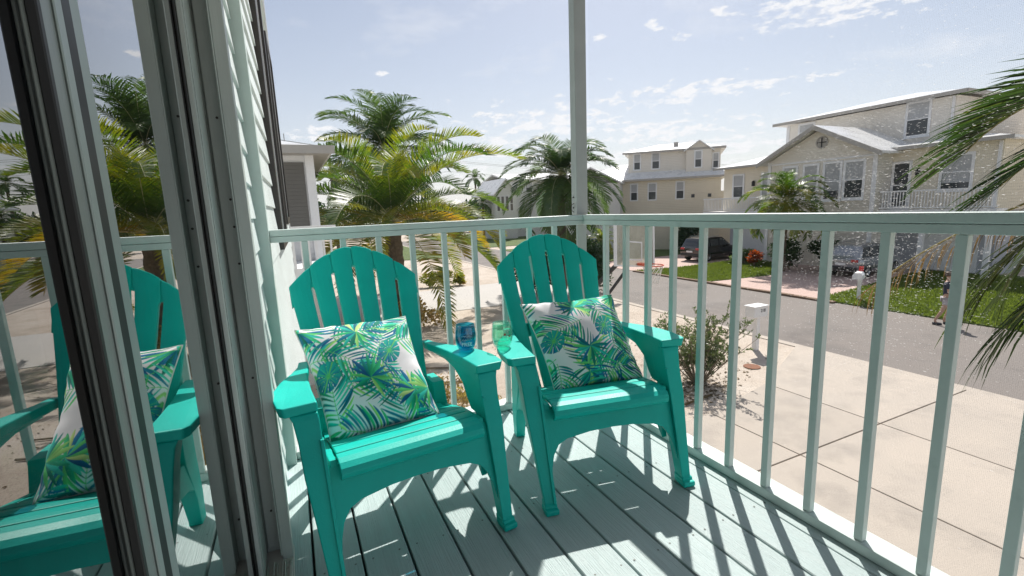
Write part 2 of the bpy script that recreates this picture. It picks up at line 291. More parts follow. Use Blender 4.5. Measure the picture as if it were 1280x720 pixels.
def sand_mat():
    m, t, o = new_mat('shell_sand'); b = N(t, 'ShaderNodeBsdfPrincipled'); t.links.new(b.outputs[0], o.inputs[0]); b.inputs['Roughness'].default_value = 0.95; b.inputs['Specular IOR Level'].default_value = 0.2
    a = tex(t, 'ShaderNodeTexNoise', 0.5, 'Object', (1, 1, 1), 8, 0.65).outputs['Fac']; f = tex(t, 'ShaderNodeTexNoise', 26, 'Object', (1, 1, 1), 6, 0.75).outputs['Fac']
    c = ramp(t, a, [(0.30, (0.40, 0.325, 0.26, 1)), (0.52, (0.56, 0.485, 0.41, 1)), (0.75, (0.64, 0.575, 0.505, 1))])
    c2 = ramp(t, f, [(0.32, (0.45, 0.40, 0.36, 1)), (0.48, (1, 1, 1, 1)), (0.70, (1.0, 1.0, 1.0, 1))])
    mx = N(t, 'ShaderNodeMix', data_type='RGBA', blend_type='MULTIPLY'); mx.inputs[0].default_value = 0.8; t.links.new(c, mx.inputs[6]); t.links.new(c2, mx.inputs[7]); t.links.new(mx.outputs[2], b.inputs['Base Color'])
    bp = N(t, 'ShaderNodeBump'); bp.inputs['Distance'].default_value = 0.03; bp.inputs['Strength'].default_value = 0.8; t.links.new(f, bp.inputs['Height']); t.links.new(bp.outputs[0], b.inputs['Normal']); return m
M['sand'] = sand_mat()

GZ = -3.3            # yard level below the deck
# ================================================================== SETTING
def sheet(name, pts, z, mat, thick=0.02):
    mb = MB(); mb.prism([(p[0], p[1]) for p in pts], lambda x, y: (x, y, z - thick), lambda x, y: (x, y, z))
    return tag(mb.build(name, mat), kind='structure')
def ground():
    mb = MB(); rnd = random.Random(4)
    S = 900.0
    mb.add([(-S, -S, GZ), (S, -S, GZ), (S, S, GZ), (-S, S, GZ)], [(0, 1, 2, 3)])
    return tag(mb.build('ground', M['sand']), kind='structure')
ground()
sheet('road', [(13.6, -60), (20.2, -60), (20.2, 70), (13.6, 70)], GZ + 0.012, M['asphalt'], 0.05)
sheet('kerb', [(13.32, -60), (13.596, -60), (13.596, 70), (13.32, 70)], GZ + 0.022, M['concrete'], 0.05)
# own driveway: slabs with open joints
dr = tag(bpy.data.objects.new('driveway', None), kind='structure'); COL.objects.link(dr)
def slab(pts, z=GZ + 0.045):
    cx_ = sum(p[0] for p in pts) / len(pts); cy_ = sum(p[1] for p in pts) / len(pts)
    q = []
    for x, y in pts:
        d = Vector((cx_ - x, cy_ - y)); q.append((x + 0.012 * (1 if d.x > 0 else -1), y + 0.012 * (1 if d.y > 0 else -1)))
    mb = MB(); mb.prism(q, lambda x, y: (x, y, z - 0.1), lambda x, y: (x, y, z)); return mb.build('slab', M['concrete'], dr, bevel=0.006, bseg=1)
xs = [-1.5, 2.6, 6.95 - 2.2 + 2.2, 7.6, 9.98, 13.31]
xs = [-1.5, 3.2, 7.6, 9.98, 13.31]; ys = [-4.6, -0.2, 2.70]
for i in range(len(xs) - 1):
    for j in range(len(ys) - 1): slab([(xs[i], ys[j]), (xs[i + 1], ys[j]), (xs[i + 1], ys[j + 1]), (xs[i], ys[j + 1])])
slab([(-1.5, 2.7), (3.2, 2.7), (3.2, 4.5), (-1.5, 4.5)]); slab([(3.2, 2.7), (7.6, 2.7), (7.6, 4.62), (3.2, 4.5)])
slab([(7.6, 2.7), (9.98, 2.7), (9.98, 5.15), (7.6, 4.62)]); slab([(9.98, 2.7), (13.31, 2.7), (13.31, 6.65), (9.98, 5.15)])
# next door drive (grey) along y 17.6..23.5 and beyond the palm
sheet('neighbour_drive', [(-2, 17.7), (13.3, 17.4), (13.3, 23.6), (-2, 23.4)], GZ + 0.02, surf('pale_concrete', (0.50, 0.475, 0.445), 0.85, 0.06, 0.7, bump=0.004, bscale=30), 0.05)
# across the road
sheet('lawn', [(20.25, 22.2), (20.25, 16.4), (24.8, 15.9), (29.5, 19.0), (30.5, 21.9), (23.6, 21.6)], GZ + 0.05, M['lawn'], 0.1)
sheet('paver_drive', [(20.25, 16.35), (20.25, 10.45), (22.5, 10.75), (30.9, 12.0), (30.9, 19.6), (24.8, 15.85)], GZ + 0.03, M['paver'], 0.08)
sheet('paver_drive', [(20.25, 27.5), (20.25, 22.25), (23.6, 21.65), (31.5, 21.95), (31.5, 27.5)], GZ + 0.03, M['paver'], 0.08)
sheet('lawn', [(20.25, 10.4), (20.25, -14), (33, -14), (33, 11.9), (30.9, 11.95), (22.5, 10.7)], GZ + 0.05, M['lawn'], 0.1)
sheet('lawn', [(20.25, 44), (20.25, 27.55), (34, 27.55), (34, 44)], GZ + 0.05, M['lawn'], 0.1)
sheet('lawn', [(-2, 46), (13.3, 40), (13.3, 64), (-2, 64)], GZ + 0.05, M['lawn'], 0.1)
sheet('lawn', [(20.25, 48), (46, 48), (46, 80), (20.25, 80)], GZ + 0.05, M['lawn'], 0.1)
kerb2 = MB()
for y0 in np.arange(9.6, 22.2, 0.6):
    kerb2.box(19.98, y0, GZ, 20.24, y0 + 0.585, GZ + 0.10 + 0.01 * math.sin(y0 * 9))
tag(kerb2.build('kerb', M['kerb'], bevel=0.02), kind='structure')
def grass_field(polys, n, seed):
    rnd = random.Random(seed); mb = MB()
    def inside(p, poly):
        c = False; j = len(poly) - 1
        for i in range(len(poly)):
            xi, yi = poly[i]; xj, yj = poly[j]
            if (yi > p[1]) != (yj > p[1]) and p[0] < (xj - xi) * (p[1] - yi) / (yj - yi) + xi: c = not c
            j = i
        return c
    for poly, dens in polys:
        x0 = min(p[0] for p in poly); x1 = max(p[0] for p in poly); y0 = min(p[1] for p in poly); y1 = max(p[1] for p in poly); k = 0
        while k < n * dens:
            x = rnd.uniform(x0, x1); y = rnd.uniform(y0, y1); k += 1
            if not inside((x, y), poly): continue
            a = rnd.uniform(0, 6.28); wd = rnd.uniform(0.02, 0.05); h = rnd.uniform(0.05, 0.12); dx, dy = math.cos(a) * wd, math.sin(a) * wd; lx, ly = rnd.uniform(-.05, .05), rnd.uniform(-.05, .05)
            mb.add([(x - dx, y - dy, GZ + 0.04), (x + dx, y + dy, GZ + 0.04), (x + lx, y + ly, GZ + 0.05 + h)], [(0, 1, 2)])
    return tag(mb.build('grass', M['grass'], fix=False), 'short green lawn grass on the verges across the road', 'grass', kind='stuff')
grass_field([([(20.25, 22.2), (20.25, 16.4), (24.8, 15.9), (29.5, 19.0), (30.5, 21.9), (23.6, 21.6)], 0.3), ([(20.25, 10.4), (20.25, 1), (32, 1), (32, 11.9), (22.5, 10.7)], 0.7)], 60000, 5)

# deck
deck = tag(bpy.data.objects.new('deck', None), kind='structure'); COL.objects.link(deck)
seams = [-0.055, 0.038, 0.185, 0.332, 0.481, 0.630, 0.781, 0.933, 1.082, 1.233, 1.382, 1.540, 1.690]
rnd = random.Random(8)
for i in range(len(seams) - 1):
    gp = 0.0042 if seams[i + 1] != 1.54 else 0.0015; gl_ = 0.0042 if seams[i] != 1.54 else 0.0015
    y0, y1 = -3.6, 0.345
    mb = MB(); dz = rnd.uniform(-0.0012, 0.0012)
    mb.box(seams[i] + gl_, y0, -0.035, seams[i + 1] - gp, y1, dz)
    mb.build('plank', M['deck'], deck, bevel=0.0025, bseg=1)
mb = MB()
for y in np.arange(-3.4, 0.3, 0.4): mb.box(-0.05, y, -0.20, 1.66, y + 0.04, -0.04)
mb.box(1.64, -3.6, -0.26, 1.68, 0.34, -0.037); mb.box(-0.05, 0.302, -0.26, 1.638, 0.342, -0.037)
mb.box(-0.05, -3.6, -0.06, 1.64, 0.30, -0.0375); mb.build('joist_and_gap_shade', M['joist_and_gap_shade'], deck)  # this box is a dark sheet standing in for shade below the plank gaps
sc_ = MB()
for i in range(len(seams) - 1):
    for y in np.arange(-3.38, 0.3, 0.4):
        for e in (seams[i] + .028, seams[i + 1] - .028):
            if seams[i + 1] - seams[i] > .1: sc_.lathe([(0, .0), (.0036, 0), (.0036, .0004), (0, .0006)], 8, (e + rnd.uniform(-.004, .004), y + rnd.uniform(-.006, .006), .0012))
tag(sc_.build('plank_screws', M['alum_dark'], deck), kind='stuff')
for px_, py_ in ((1.58, 0.24), (1.58, -3.4)):
    MB().box(px_ - 0.07, py_ - 0.07, GZ, px_ + 0.07, py_ + 0.07, -0.21).build('pile', M['trim'], deck, bevel=0.005)

# ================================================================== OWN HOUSE
house = thing('beach_house', 'pale green lap sided house wall with a sliding glass door beside the deck', 'house')
def lap(name, xa, ya, xb, yb, z, h, parent, mat, proud=0.013):
    # one lap board between plan points a and b, outer normal to the right-hand (+x) side
    d = Vector((xb - xa, yb - ya, 0)).normalized(); n = Vector((d.y, -d.x, 0))
    def pt(x, y, k, zz_): return (x + n.x * k, y + n.y * k, zz_)
    mb = MB(); mb.hexa([pt(xa, ya, -0.004, z), pt(xa, ya, proud, z), pt(xb, yb, proud, z), pt(xb, yb, -0.004, z)], [pt(xa, ya, -0.004, z + h), pt(xa, ya, 0.002, z + h + 0.004), pt(xb, yb, 0.002, z + h + 0.004), pt(xb, yb, -0.004, z + h)])
    return mb.build(name, mat, parent, bevel=0.002, bseg=1)
near = sub('siding_wall', house)
MB().box(-0.30, -0.38, -0.26, -0.054, 0.30, 3.3).build('wall_core', M['siding'], near)
for k in range(26): lap('siding_board', -0.05, -0.3995, -0.05, 0.1955, -0.16 + k * 0.127, 0.127, near, M['siding'])
far_ = sub('siding_wall', house)
XA, YA, XB, YB = -0.012, 0.29, 0.075, 3.95
mb = MB(); mb.prism([(-8, 0.305), (XA - 0.01, 0.305), (XB - 0.01, YB - 0.02), (-8, YB - 0.02)], lambda x, y: (x, y, GZ), lambda x, y: (x, y, 3.4)); mb.build('wall_core', M['siding'], far_)
for k in range(52): lap('siding_board', XA, YA, XB, YB, GZ + 0.02 + k * 0.127, 0.127, far_, M['siding'])
MB().box(-0.052, 0.196, -0.02, 0.0, 0.2905, 3.4).build('corner_trim', M['trim'], house, bevel=0.003)
MB().box(XB - 0.10, YB - 0.015, GZ, XB + 0.018, YB + 0.06, 3.4).build('corner_trim', M['white'], house, bevel=0.004)
def wall_pt(s): return XA + (XB - XA) * s, YA + (YB - YA) * s
for s0, s1, z0, z1, nm in ((0.22, 0.46, 0.92, 2.75, 'window'), (0.60, 0.84, 1.05, 2.6, 'window')):
    wn = sub(nm, house); x0, y0 = wall_pt(s0); x1, y1 = wall_pt(s1); p_ = 0.016; q_ = 0.036
    for (ya, yb, za, zb) in ((y0, y0 + 0.07, z0, z1), (y1 - 0.07, y1, z0, z1), (y0 + 0.07, y1 - 0.07, z0, z0 + 0.06), (y0 + 0.07, y1 - 0.07, z1 - 0.06, z1)):
        xa = XA + (ya - YA) * (XB - XA) / (YB - YA); xb = XA + (yb - YA) * (XB - XA) / (YB - YA)
        mb = MB(); mb.hexa([(xa, ya, za), (xa + q_, ya, za), (xb + q_, yb, za), (xb, yb, za)], [(xa, ya, zb), (xa + q_, ya, zb), (xb + q_, yb, zb), (xb, yb, zb)]); mb.build('frame', M['brown_frame'], wn, bevel=0.003)
    mb = MB(); mb.hexa([(x0, y0 + .07, z0 + .06), (x0 + p_ + .006, y0 + .07, z0 + .06), (x1 + p_ + .006, y1 - .07, z0 + .06), (x1, y1 - .07, z0 + .06)], [(x0, y0 + .07, z1 - .06), (x0 + p_ + .006, y0 + .07, z1 - .06), (x1 + p_ + .006, y1 - .07, z1 - .06), (x1, y1 - .07, z1 - .06)]); mb.build('glass', M['win'], wn)
    mb = MB(); ym = (y0 + y1) / 2; xm = XA + (ym - YA) * (XB - XA) / (YB - YA); mb.box(xm, ym - 0.02, z0 + .06, xm + 0.03, ym + 0.02, z1 - .06); mb.build('mullion', M['white'], wn)
# room behind the glass, floor, ceiling
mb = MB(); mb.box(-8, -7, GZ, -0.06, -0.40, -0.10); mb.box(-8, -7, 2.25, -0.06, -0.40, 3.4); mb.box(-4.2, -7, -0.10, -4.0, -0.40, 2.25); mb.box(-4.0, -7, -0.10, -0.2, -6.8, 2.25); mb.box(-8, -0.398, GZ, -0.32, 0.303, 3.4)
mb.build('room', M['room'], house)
MB().box(-0.30, -6.8, -0.26, -0.06, -3.6, 2.25).build('wall_core', M['siding'], near)
# unseen porch roof, added with a dark ceiling to cut sky fill on the deck
mb = MB(); mb.prism([(-0.06, 2.62), (1.80, 2.56), (1.80, 2.72), (-0.06, 2.95)], lambda x, z: (x, -4.2, z), lambda x, z: (x, 0.40, z)); mb.build('unseen_porch_roof', surf('dark_unseen_ceiling', (0.22, 0.20, 0.18), 0.7, 0.1), house)
# sliding door
door = sub('sliding_door', house)
XG, XO = -0.1185, -0.060      # inner (far) glass plane and outer (near) glass plane
ZT = 2.2
def strip(name, x0, y0, x1, y1, mat, z0=0.03, z1=ZT, bev=0.0015): return MB().box(x0, y0, z0, x1, y1, z1).build(name, mat, door, bevel=bev, bseg=1)
strip('jamb', -0.30, -0.40, -0.0535, -0.3, M['alum'], -0.1)                  # web of the jamb
strip('jamb', -0.0515, -0.462, -0.020, -0.4005, M['alum'], -0.02)        # outer strip beside the siding
strip('jamb_flange', -0.0555, -0.468, -0.0520, -0.4005, M['alum'])
strip('channel', -0.0945, -0.404, -0.0560, -0.4005, M['alum'])
strip('jamb_flange', -0.0990, -0.432, -0.0950, -0.4005, M['alum_dark'])
strip('glazing_bead', -0.1125, -0.560, -0.1000, -0.4005, M['alum'])
strip('bead_lip', -0.0998, -0.548, -0.0975, -0.4325, M['alum'])
strip('gasket', -0.1183, -0.572, -0.1130, -0.4005, M['gasket'])
for zs in (0.16, 0.62, 0.98, 1.09, 1.17, 1.40):
    mb = MB(); mb.lathe([(0.0, -0.0035), (0.0036, -0.003), (0.0036, 0.0005)], 10); o = mb.build('screw', M['screw'], door); o.rotation_euler = (R_(90), 0, 0); o.location = (-0.072 + (0.006 if 0.9 < zs < 1.2 else 0), -0.4035, zs); o.scale = (1, 1, -1)
# threshold with tracks
strip('threshold', -0.30, -6.0, -0.018, -0.4005, M['track'], -0.02, 0.012)
for xr, wr, hr in ((-0.1075, 0.006, 0.032), (-0.093, 0.003, 0.022), (-0.075, 0.003, 0.026), (-0.066, 0.002, 0.020), (-0.050, 0.0025, 0.026), (-0.043, 0.002, 0.026), (-0.026, 0.006, 0.020)):
    strip('track_rib', xr - wr, -6.0, xr + wr * 0.4, -0.48, M['track'], 0.0125, hr, 0.001)
# inner pane (the one next to the jamb) and its own stile
MB().box(XG - 0.004, -1.60, 0.03, XG, -0.4010, ZT).build('glass_pane', M['door_glass'], door)
strip('stile', -0.1183, -1.335, -0.1080, -1.300, M['alum_pale'])
strip('weatherstrip', -0.1183, -1.365, -0.1060, -1.3355, M['gasket'])
# outer leaf slid open, with its meeting stile
leaf = sub('sliding_leaf', house)
MB().box(XO - 0.004, -3.4, 0.05, XO, -1.5995, ZT).build('glass_pane', M['door_glass'], leaf)
def stl(name, x0, y0, x1, y1, mat, bev=0.001): return MB().box(x0, y0, 0.05, x1, y1, ZT).build(name, mat, leaf, bevel=bev, bseg=1)
stl('stile', -0.0850, -1.5990, -0.0505, -1.566, M['alum_leaf'])
stl('stile_lip', -0.0503, -1.580, -0.0485, -1.566, M['alum_pale'])
stl('gasket', -0.0565, -1.6060, -0.0500, -1.5992, M['gasket'])
stl('glazing_bead', -0.0599, -1.6045, -0.0567, -1.5992, M['alum_dark'])
stl('weatherstrip', -0.0860, -1.5655, -0.0600, -1.5600, M['gasket'])

# ================================================================== RAILINGS, POST, SCREEN
W_, D_, HB, HT = 1.5946, 0.2371, 1.005, 1.0593
def railing(name, label): return thing(name, label, 'railing', (0, 0, 0), 0, 'deck railings')
rr = railing('deck_railing', 'pale green picket railing along the driveway side of the deck')
MB().box(W_ - 0.003, -3.6, 1.0315, W_ + 0.060, D_ + 0.0, HT).build('top_rail', M['rail'], rr, bevel=0.003)
MB().box(W_ - 0.001, -3.6, HB, W_ + 0.055, D_, 1.0300).build('sub_rail', M['rail'], rr, bevel=0.002)
MB().box(W_ - 0.006, -3.6, 0.0015, W_ + 0.078, D_ - 0.004, 0.038).build('bottom_rail', M['rail'], rr, bevel=0.003)
mb = MB(); mb.box(W_ + 0.002, 0, 0.0385, W_ + 0.0274, 0.0254, HB - 0.0005); bal = mb.mesh('baluster', M['rail'])
for i in range(-3, 19):
    o = inst(bal, 'baluster', rr, (rnd.uniform(0, .0008), -0.4644 - i * 0.165, 0), (R_(rnd.uniform(-.10, .10)), R_(rnd.uniform(-.05, .05)), 0)); m = o.modifiers.new('bevel', 'BEVEL'); m.width = 0.0022; m.segments = 2
br = railing('deck_railing', 'pale green picket railing facing the palms, between house corner and corner post')
MB().box(0.001, D_ - 0.003, 1.0315, W_ + 0.060, D_ + 0.060, HT).build('top_rail', M['rail'], br, bevel=0.003)
MB().box(0.001, D_ - 0.001, HB, W_ + 0.055, D_ + 0.055, 1.0300).build('sub_rail', M['rail'], br, bevel=0.002)
MB().box(0.001, D_ - 0.003, 0.0015, W_ + 0.078, D_ + 0.078, 0.038).build('bottom_rail', M['rail'], br, bevel=0.003)
mb = MB(); mb.box(0, D_ + 0.002, 0.0385, 0.0254, D_ + 0.0274, HB - 0.0005); bal2 = mb.mesh('baluster', M['rail'])
for i in range(0, 9):
    o = inst(bal2, 'baluster', br, (0.1226 + i * 0.1597, rnd.uniform(0, .0008), 0), (R_(rnd.uniform(-.05, .05)), R_(rnd.uniform(-.10, .10)), 0)); m = o.modifiers.new('bevel', 'BEVEL'); m.width = 0.0022; m.segments = 2
pst = thing('screen_post', 'square grey green post rising above the railing corner', 'post', (1.63, 0.32, 0))
pb = MB(); pb.box(-0.036, -0.020, HT + 0.0005, 0.040, 0.035, 2.565); pb.box(-0.034, -0.020 - 0.0, 0.0385, 0.030, -0.0055, HB - 0.001); pb.build('shaft', M['post'], pst, bevel=0.003)
for z in (1.10, 0.86, 1.16):
    mb = MB(); mb.lathe([(0, 0), (0.005, 0), (0.005, 0.004), (0, 0.004)], 10); o = mb.build('bolt', M['screw'], pst); o.rotation_euler = (0, R_(-90), 0); o.location = (-0.0362, 0.012, z)
mb = MB(); mb.tube([(-0.037, 0.01, 1.075), (-0.052, 0.01, 1.085), (-0.052, 0.01, 1.115), (-0.037, 0.01, 1.125)], 0.0022, 6); mb.build('hook', M['screw'], pst, smooth=True)
# insect screen: thin threads plus dried salt droplets
def threads(name, p0, p1, z0, z1, label):
    t_ = thing(name, label, 'insect screen', (0, 0, 0), 0, 'insect screens of the porch'); mb = MB(); d = Vector((p1[0] - p0[0], p1[1] - p0[1])); L = d.length; d.normalize(); w_ = 0.00005
    n = int(L / 0.0036)
    for i in range(n + 1):
        x = p0[0] + d.x * i * L / n; y = p0[1] + d.y * i * L / n
        mb.add([(x - d.x * w_, y - d.y * w_, z0), (x + d.x * w_, y + d.y * w_, z0), (x + d.x * w_, y + d.y * w_, z1), (x - d.x * w_, y - d.y * w_, z1)], [(0, 1, 2, 3)])
    m = int((z1 - z0) / 0.0036)
    for i in range(m + 1):
        z = z0 + (z1 - z0) * i / m; mb.add([(p0[0], p0[1], z - w_), (p1[0], p1[1], z - w_), (p1[0], p1[1], z + w_), (p0[0], p0[1], z + w_)], [(0, 1, 2, 3)])
    tag(mb.build('mesh_threads', M['thread'], t_, fix=False), kind='stuff'); return t_
XS = W_ + 0.070
scr = threads('insect_screen', (XS, -3.5), (XS, 0.27), 0.039, 2.55, 'fine insect screen flecked with dried white salt spots along the driveway side')
threads('insect_screen', (0.005, D_ + 0.072), (W_ - 0.005, D_ + 0.072), 0.039, 2.55, 'fine clean insect screen behind the railing facing the palms')
rnd = random.Random(31); mb = MB()
for k in range(9500):
    c_ = rnd.random()
    if c_ < 0.62: y = rnd.gauss(-1.20, 0.17); z = rnd.gauss(1.00, 0.20)
    elif c_ < 0.90: y = rnd.gauss(-1.12, 0.26); z = rnd.gauss(1.38, 0.20)
    else: y = rnd.uniform(-1.7, 0.2); z = rnd.gauss(0.6, 0.35)
    if z < 0.06 or y > 0.25: continue
    wv = min(0.0035, rnd.expovariate(1 / 0.0011)) + 0.0005; hv = 0.00019 + min(0.0005, rnd.expovariate(1 / 0.00012))
    mb.add([(XS - 0.0006, y - wv, z - hv * .6), (XS - 0.0006, y, z - hv), (XS - 0.0006, y + wv, z - hv * .4), (XS - 0.0006, y + wv * .8, z + hv * .6), (XS - 0.0006, y, z + hv), (XS - 0.0006, y - wv * .9, z + hv * .5)], [(0, 1, 2, 3, 4, 5)])
tag(mb.build('salt_spots', M['drop'], scr, fix=False), kind='stuff')
# ================================================================== CHAIRS
def lerp(a, b, t): return a + (b - a) * t
def back_pt(x, z):       # backrest surface (front side), local chair space
    y = 0.50 + 0.65 * (z - 0.26) - 0.22 * (z - 0.26) ** 2 - 0.06 * (x * x)
    return Vector((x, y, z))
BT = Vector((0, 0.90, -0.43)).normalized()   # thickness direction
def arch_z(x): return 0.975 - 0.15 * (abs(x) / 0.272) ** 1.8
def chair(label, loc, rz):
    c = thing('adirondack_chair', label, 'chair', loc, rz, 'teal adirondack chairs on the deck')
    T = M['teal']
    # --- backrest: six slats fanning out, joined by an arched head band
    bk = sub('backrest', c)
    NS = 6; gap = 0.0140
    def edge_x(k, z):    # boundary k of 0..6 at height z
        hw = lerp(0.205, 0.268, min(1.0, max(0.0, (z - 0.27) / (0.825 - 0.27)))); return -hw + 2 * hw * k / NS
    for k in range(NS):
        mb = MB(); rows = 34; vs = []; cols = 4
        xm = edge_x(k + .5, 0.83); 
        for side in (0, 1):
            for r in range(rows + 1):
                for q in range(cols + 1):
                    f = q / cols
                    xtop = lerp(edge_x(k, .83) + (0.0035 if k else 0), edge_x(k + 1, .83) - (0.0035 if k < 5 else 0), f)
                    zt = arch_z(xtop) - (0.004 if (q == 0 and k) or (q == cols and k < 5) else 0)
                    zb = 0.255; z = lerp(zb, zt, r / rows)
                    zslot = arch_z(edge_x(k if q < 2 else k + 1, .83)) - 0.080
                    # the slit closes near the top: slats merge under the head band
                    g = gap if z < zslot else 0.0016
                    xl = edge_x(k, min(z, .83)) + (g / 2 if k > 0 else 0); xr = edge_x(k + 1, min(z, .83)) - (g / 2 if k < 5 else 0)
                    x = lerp(xl, xr, f); bow = 0.006 * (1 - (2 * f - 1) ** 2)
                    p = back_pt(x, z); p.y -= bow
                    if side: p = p + BT * 0.020 + Vector((0, bow, 0))
                    vs.append(p)
        n = (rows + 1) * (cols + 1); w1 = cols + 1; fs = []
        for r in range(rows):
            for q in range(cols):
                a = r * w1 + q; fs.append((a, a + 1, a + w1 + 1, a + w1)); fs.append((n + a, n + a + w1, n + a + w1 + 1, n + a + 1))
        for r in range(rows):
            a = r * w1; fs.append((a, a + w1, n + a + w1, n + a)); a += cols; fs.append((a, n + a, n + a + w1, a + w1))
        for q in range(cols):
            fs.append((q, n + q, n + q + 1, q + 1)); a = rows * w1 + q; fs.append((a, a + 1, n + a + 1, n + a))
        mb.add(vs, fs); mb.build('slat', T, bk, bevel=0.004, bseg=2, smooth=False)
    # head band behind the slats (arched) and a lower cross band
    mb = MB(); m = 28; vs = []; 
    for i in range(m + 1):
        x = lerp(-0.266, 0.266, i / m); zo = arch_z(x) - 0.006; zi = zo - 0.078
        for z, k in ((zi, 0.0045), (zo, 0.0045), (zo, 0.034), (zi, 0.030)):
            vs.append(back_pt(x, z) + BT * k)
    fs = [(i * 4 + a, i * 4 + (a + 1) % 4, (i + 1) * 4 + (a + 1) % 4, (i + 1) * 4 + a) for i in range(m) for a in range(4)] + [(0, 1, 2, 3), (m * 4 + 3, m * 4 + 2, m * 4 + 1, m * 4)]
    mb.add(vs, fs); mb.build('head_band', T, bk, bevel=0.004)
    mb = MB(); vs = []
    for i in range(13):
        x = lerp(-0.235, 0.235, i / 12)
        for z, k in ((0.50, 0.021), (0.56, 0.021), (0.56, 0.04), (0.50, 0.04)): vs.append(back_pt(x, z) + BT * k)
    fs = [(i * 4 + a, i * 4 + (a + 1) % 4, (i + 1) * 4 + (a + 1) % 4, (i + 1) * 4 + a) for i in range(12) for a in range(4)] + [(0, 1, 2, 3), (51, 50, 49, 48)]
    mb.add(vs, fs); mb.build('cross_band', T, bk, bevel=0.004)
    # --- seat: slats following a dipped profile with a rolled front
    st = sub('seat', c)
    prof = [(0.092, 0.318), (0.078, 0.330), (0.072, 0.346), (0.078, 0.362), (0.094, 0.374), (0.118, 0.380), (0.150, 0.380), (0.25, 0.366), (0.35, 0.340), (0.45, 0.306), (0.53, 0.272)]
    def seat_z(y):
        for (a, za), (b, zb) in zip(prof[5:], prof[6:]):
            if a <= y <= b: return lerp(za, zb, (y - a) / (b - a))
        return prof[-1][1]
    def ribbon(pts, x0, x1, th, name):
        mb = MB(); vs = []
        for (y, z), (ny, nz) in pts:
            for x, k in ((x0, 0), (x1, 0), (x1, -th), (x0, -th)): vs.append((x, y + ny * k, z + nz * k))
        n = len(pts); fs = [(i * 4 + a, i * 4 + (a + 1) % 4, (i + 1) * 4 + (a + 1) % 4, (i + 1) * 4 + a) for i in range(n - 1) for a in range(4)] + [(0, 1, 2, 3), (n * 4 - 1, n * 4 - 2, n * 4 - 3, n * 4 - 4)]
        mb.add(vs, fs); return mb.build(name, T, st, bevel=0.003, smooth=False)
    front = []
    for i, (y, z) in enumerate(prof[:7]):
        a = prof[max(0, i - 1)]; b = prof[min(6, i + 1)]; d = Vector((b[0] - a[0], b[1] - a[1])).normalized(); front.append(((y, z), (-d.y, d.x)))
    ribbon(front, -0.240, 0.240, 0.012, 'slat')
    ys_ = [0.156, 0.228, 0.301, 0.374, 0.447, 0.522]
    for a, b in zip(ys_, ys_[1:]):
        pts = []
        for i in range(4):
            y = lerp(a, b - 0.007, i / 3); z = seat_z(y) + 0.003 * (1 - (2 * i / 3 - 1) ** 2); pts.append(((y, z), (0.2, 0.98)))
        ribbon(pts, -0.238, 0.238, 0.014, 'slat')
    mb = MB(); mb.box(-0.235, 0.16, 0.30, -0.20, 0.5, 0.312); mb.build('under_rail', T, st); mb = MB(); mb.box(0.20, 0.16, 0.30, 0.235, 0.5, 0.312); mb.build('under_rail', T, st)
    # --- apron with arched lower edge
    def fy(z): return 0.34 * z + 0.010
    arch = [(-0.272, 0.352), (-0.272, 0.075)]
    arch += [(-0.264, 0.10), (-0.257, 0.150), (-0.245, 0.190), (-0.222, 0.222), (-0.185, 0.238), (-0.09, 0.250), (0, 0.253)]
    arch = arch[:2] + arch[2:] + [(-x, z) for x, z in arch[2:-1][::-1]] + [(0.272, 0.075), (0.272, 0.352)]
    top = [(0.20, 0.352), (0.08, 0.350), (-0.08, 0.350), (-0.20, 0.352)]
    mb = MB(); mb.prism(arch + [], lambda x, z: (x, fy(z), z), lambda x, z: (x, fy(z) + 0.022, z)); mb.build('apron', T, c, bevel=0.003)
    for s in (-1, 1):
        # front leg: tapered, widening upward, hollow channel on the inner face side, small pad foot
        lg = MB()
        secs = [(0.0, 0.262, 0.309, 0.0, 0.062), (0.03, 0.262, 0.310, 0.006, 0.066), (0.034, 0.265, 0.307, 0.016, 0.066), (0.20, 0.268, 0.322, 0.068, 0.135), (0.34, 0.270, 0.336, 0.112, 0.205), (0.44, 0.271, 0.340, 0.150, 0.245), (0.50, 0.272, 0.347, 0.170, 0.275), (0.517, 0.274, 0.355, 0.178, 0.33)]
        vs = []
        for z, xi, xo, yf, yb in secs:
            vs += [(s * xi, yf, z), (s * xo, yf + 0.004, z), (s * (xo - 0.006), yb, z), (s * xi, yb, z)]
        n = len(secs); fs = [(i * 4 + a, i * 4 + (a + 1) % 4, (i + 1) * 4 + (a + 1) % 4, (i + 1) * 4 + a) for i in range(n - 1) for a in range(4)] + [(0, 1, 2, 3), (n * 4 - 1, n * 4 - 2, n * 4 - 3, n * 4 - 4)]
        lg.add(vs, fs); L = lg.build('front_leg', T, c, bevel=0.004)
        # raised rib along the inner edge makes the channel seen on the leg
        rb = MB(); vs = []
        for z, xi, xo, yf, yb in secs[2:6]: vs += [(s * (xi - 0.002), yf - 0.007, z), (s * (xi + 0.009), yf - 0.007, z), (s * (xi + 0.009), yf + 0.004, z), (s * (xi - 0.002), yf + 0.004, z)]
        fs = [(i * 4 + a, i * 4 + (a + 1) % 4, (i + 1) * 4 + (a + 1) % 4, (i + 1) * 4 + a) for i in range(3) for a in range(4)] + [(0, 1, 2, 3), (15, 14, 13, 12)]
        rb.add(vs, fs); rb.build('rib', T, L, bevel=0.002)
        ft = MB(); ft.box(min(s * 0.259, s * 0.311), -0.009, 0.0, max(s * 0.259, s * 0.311), 0.05, 0.022); ft.build('foot', T, L, bevel=0.006)
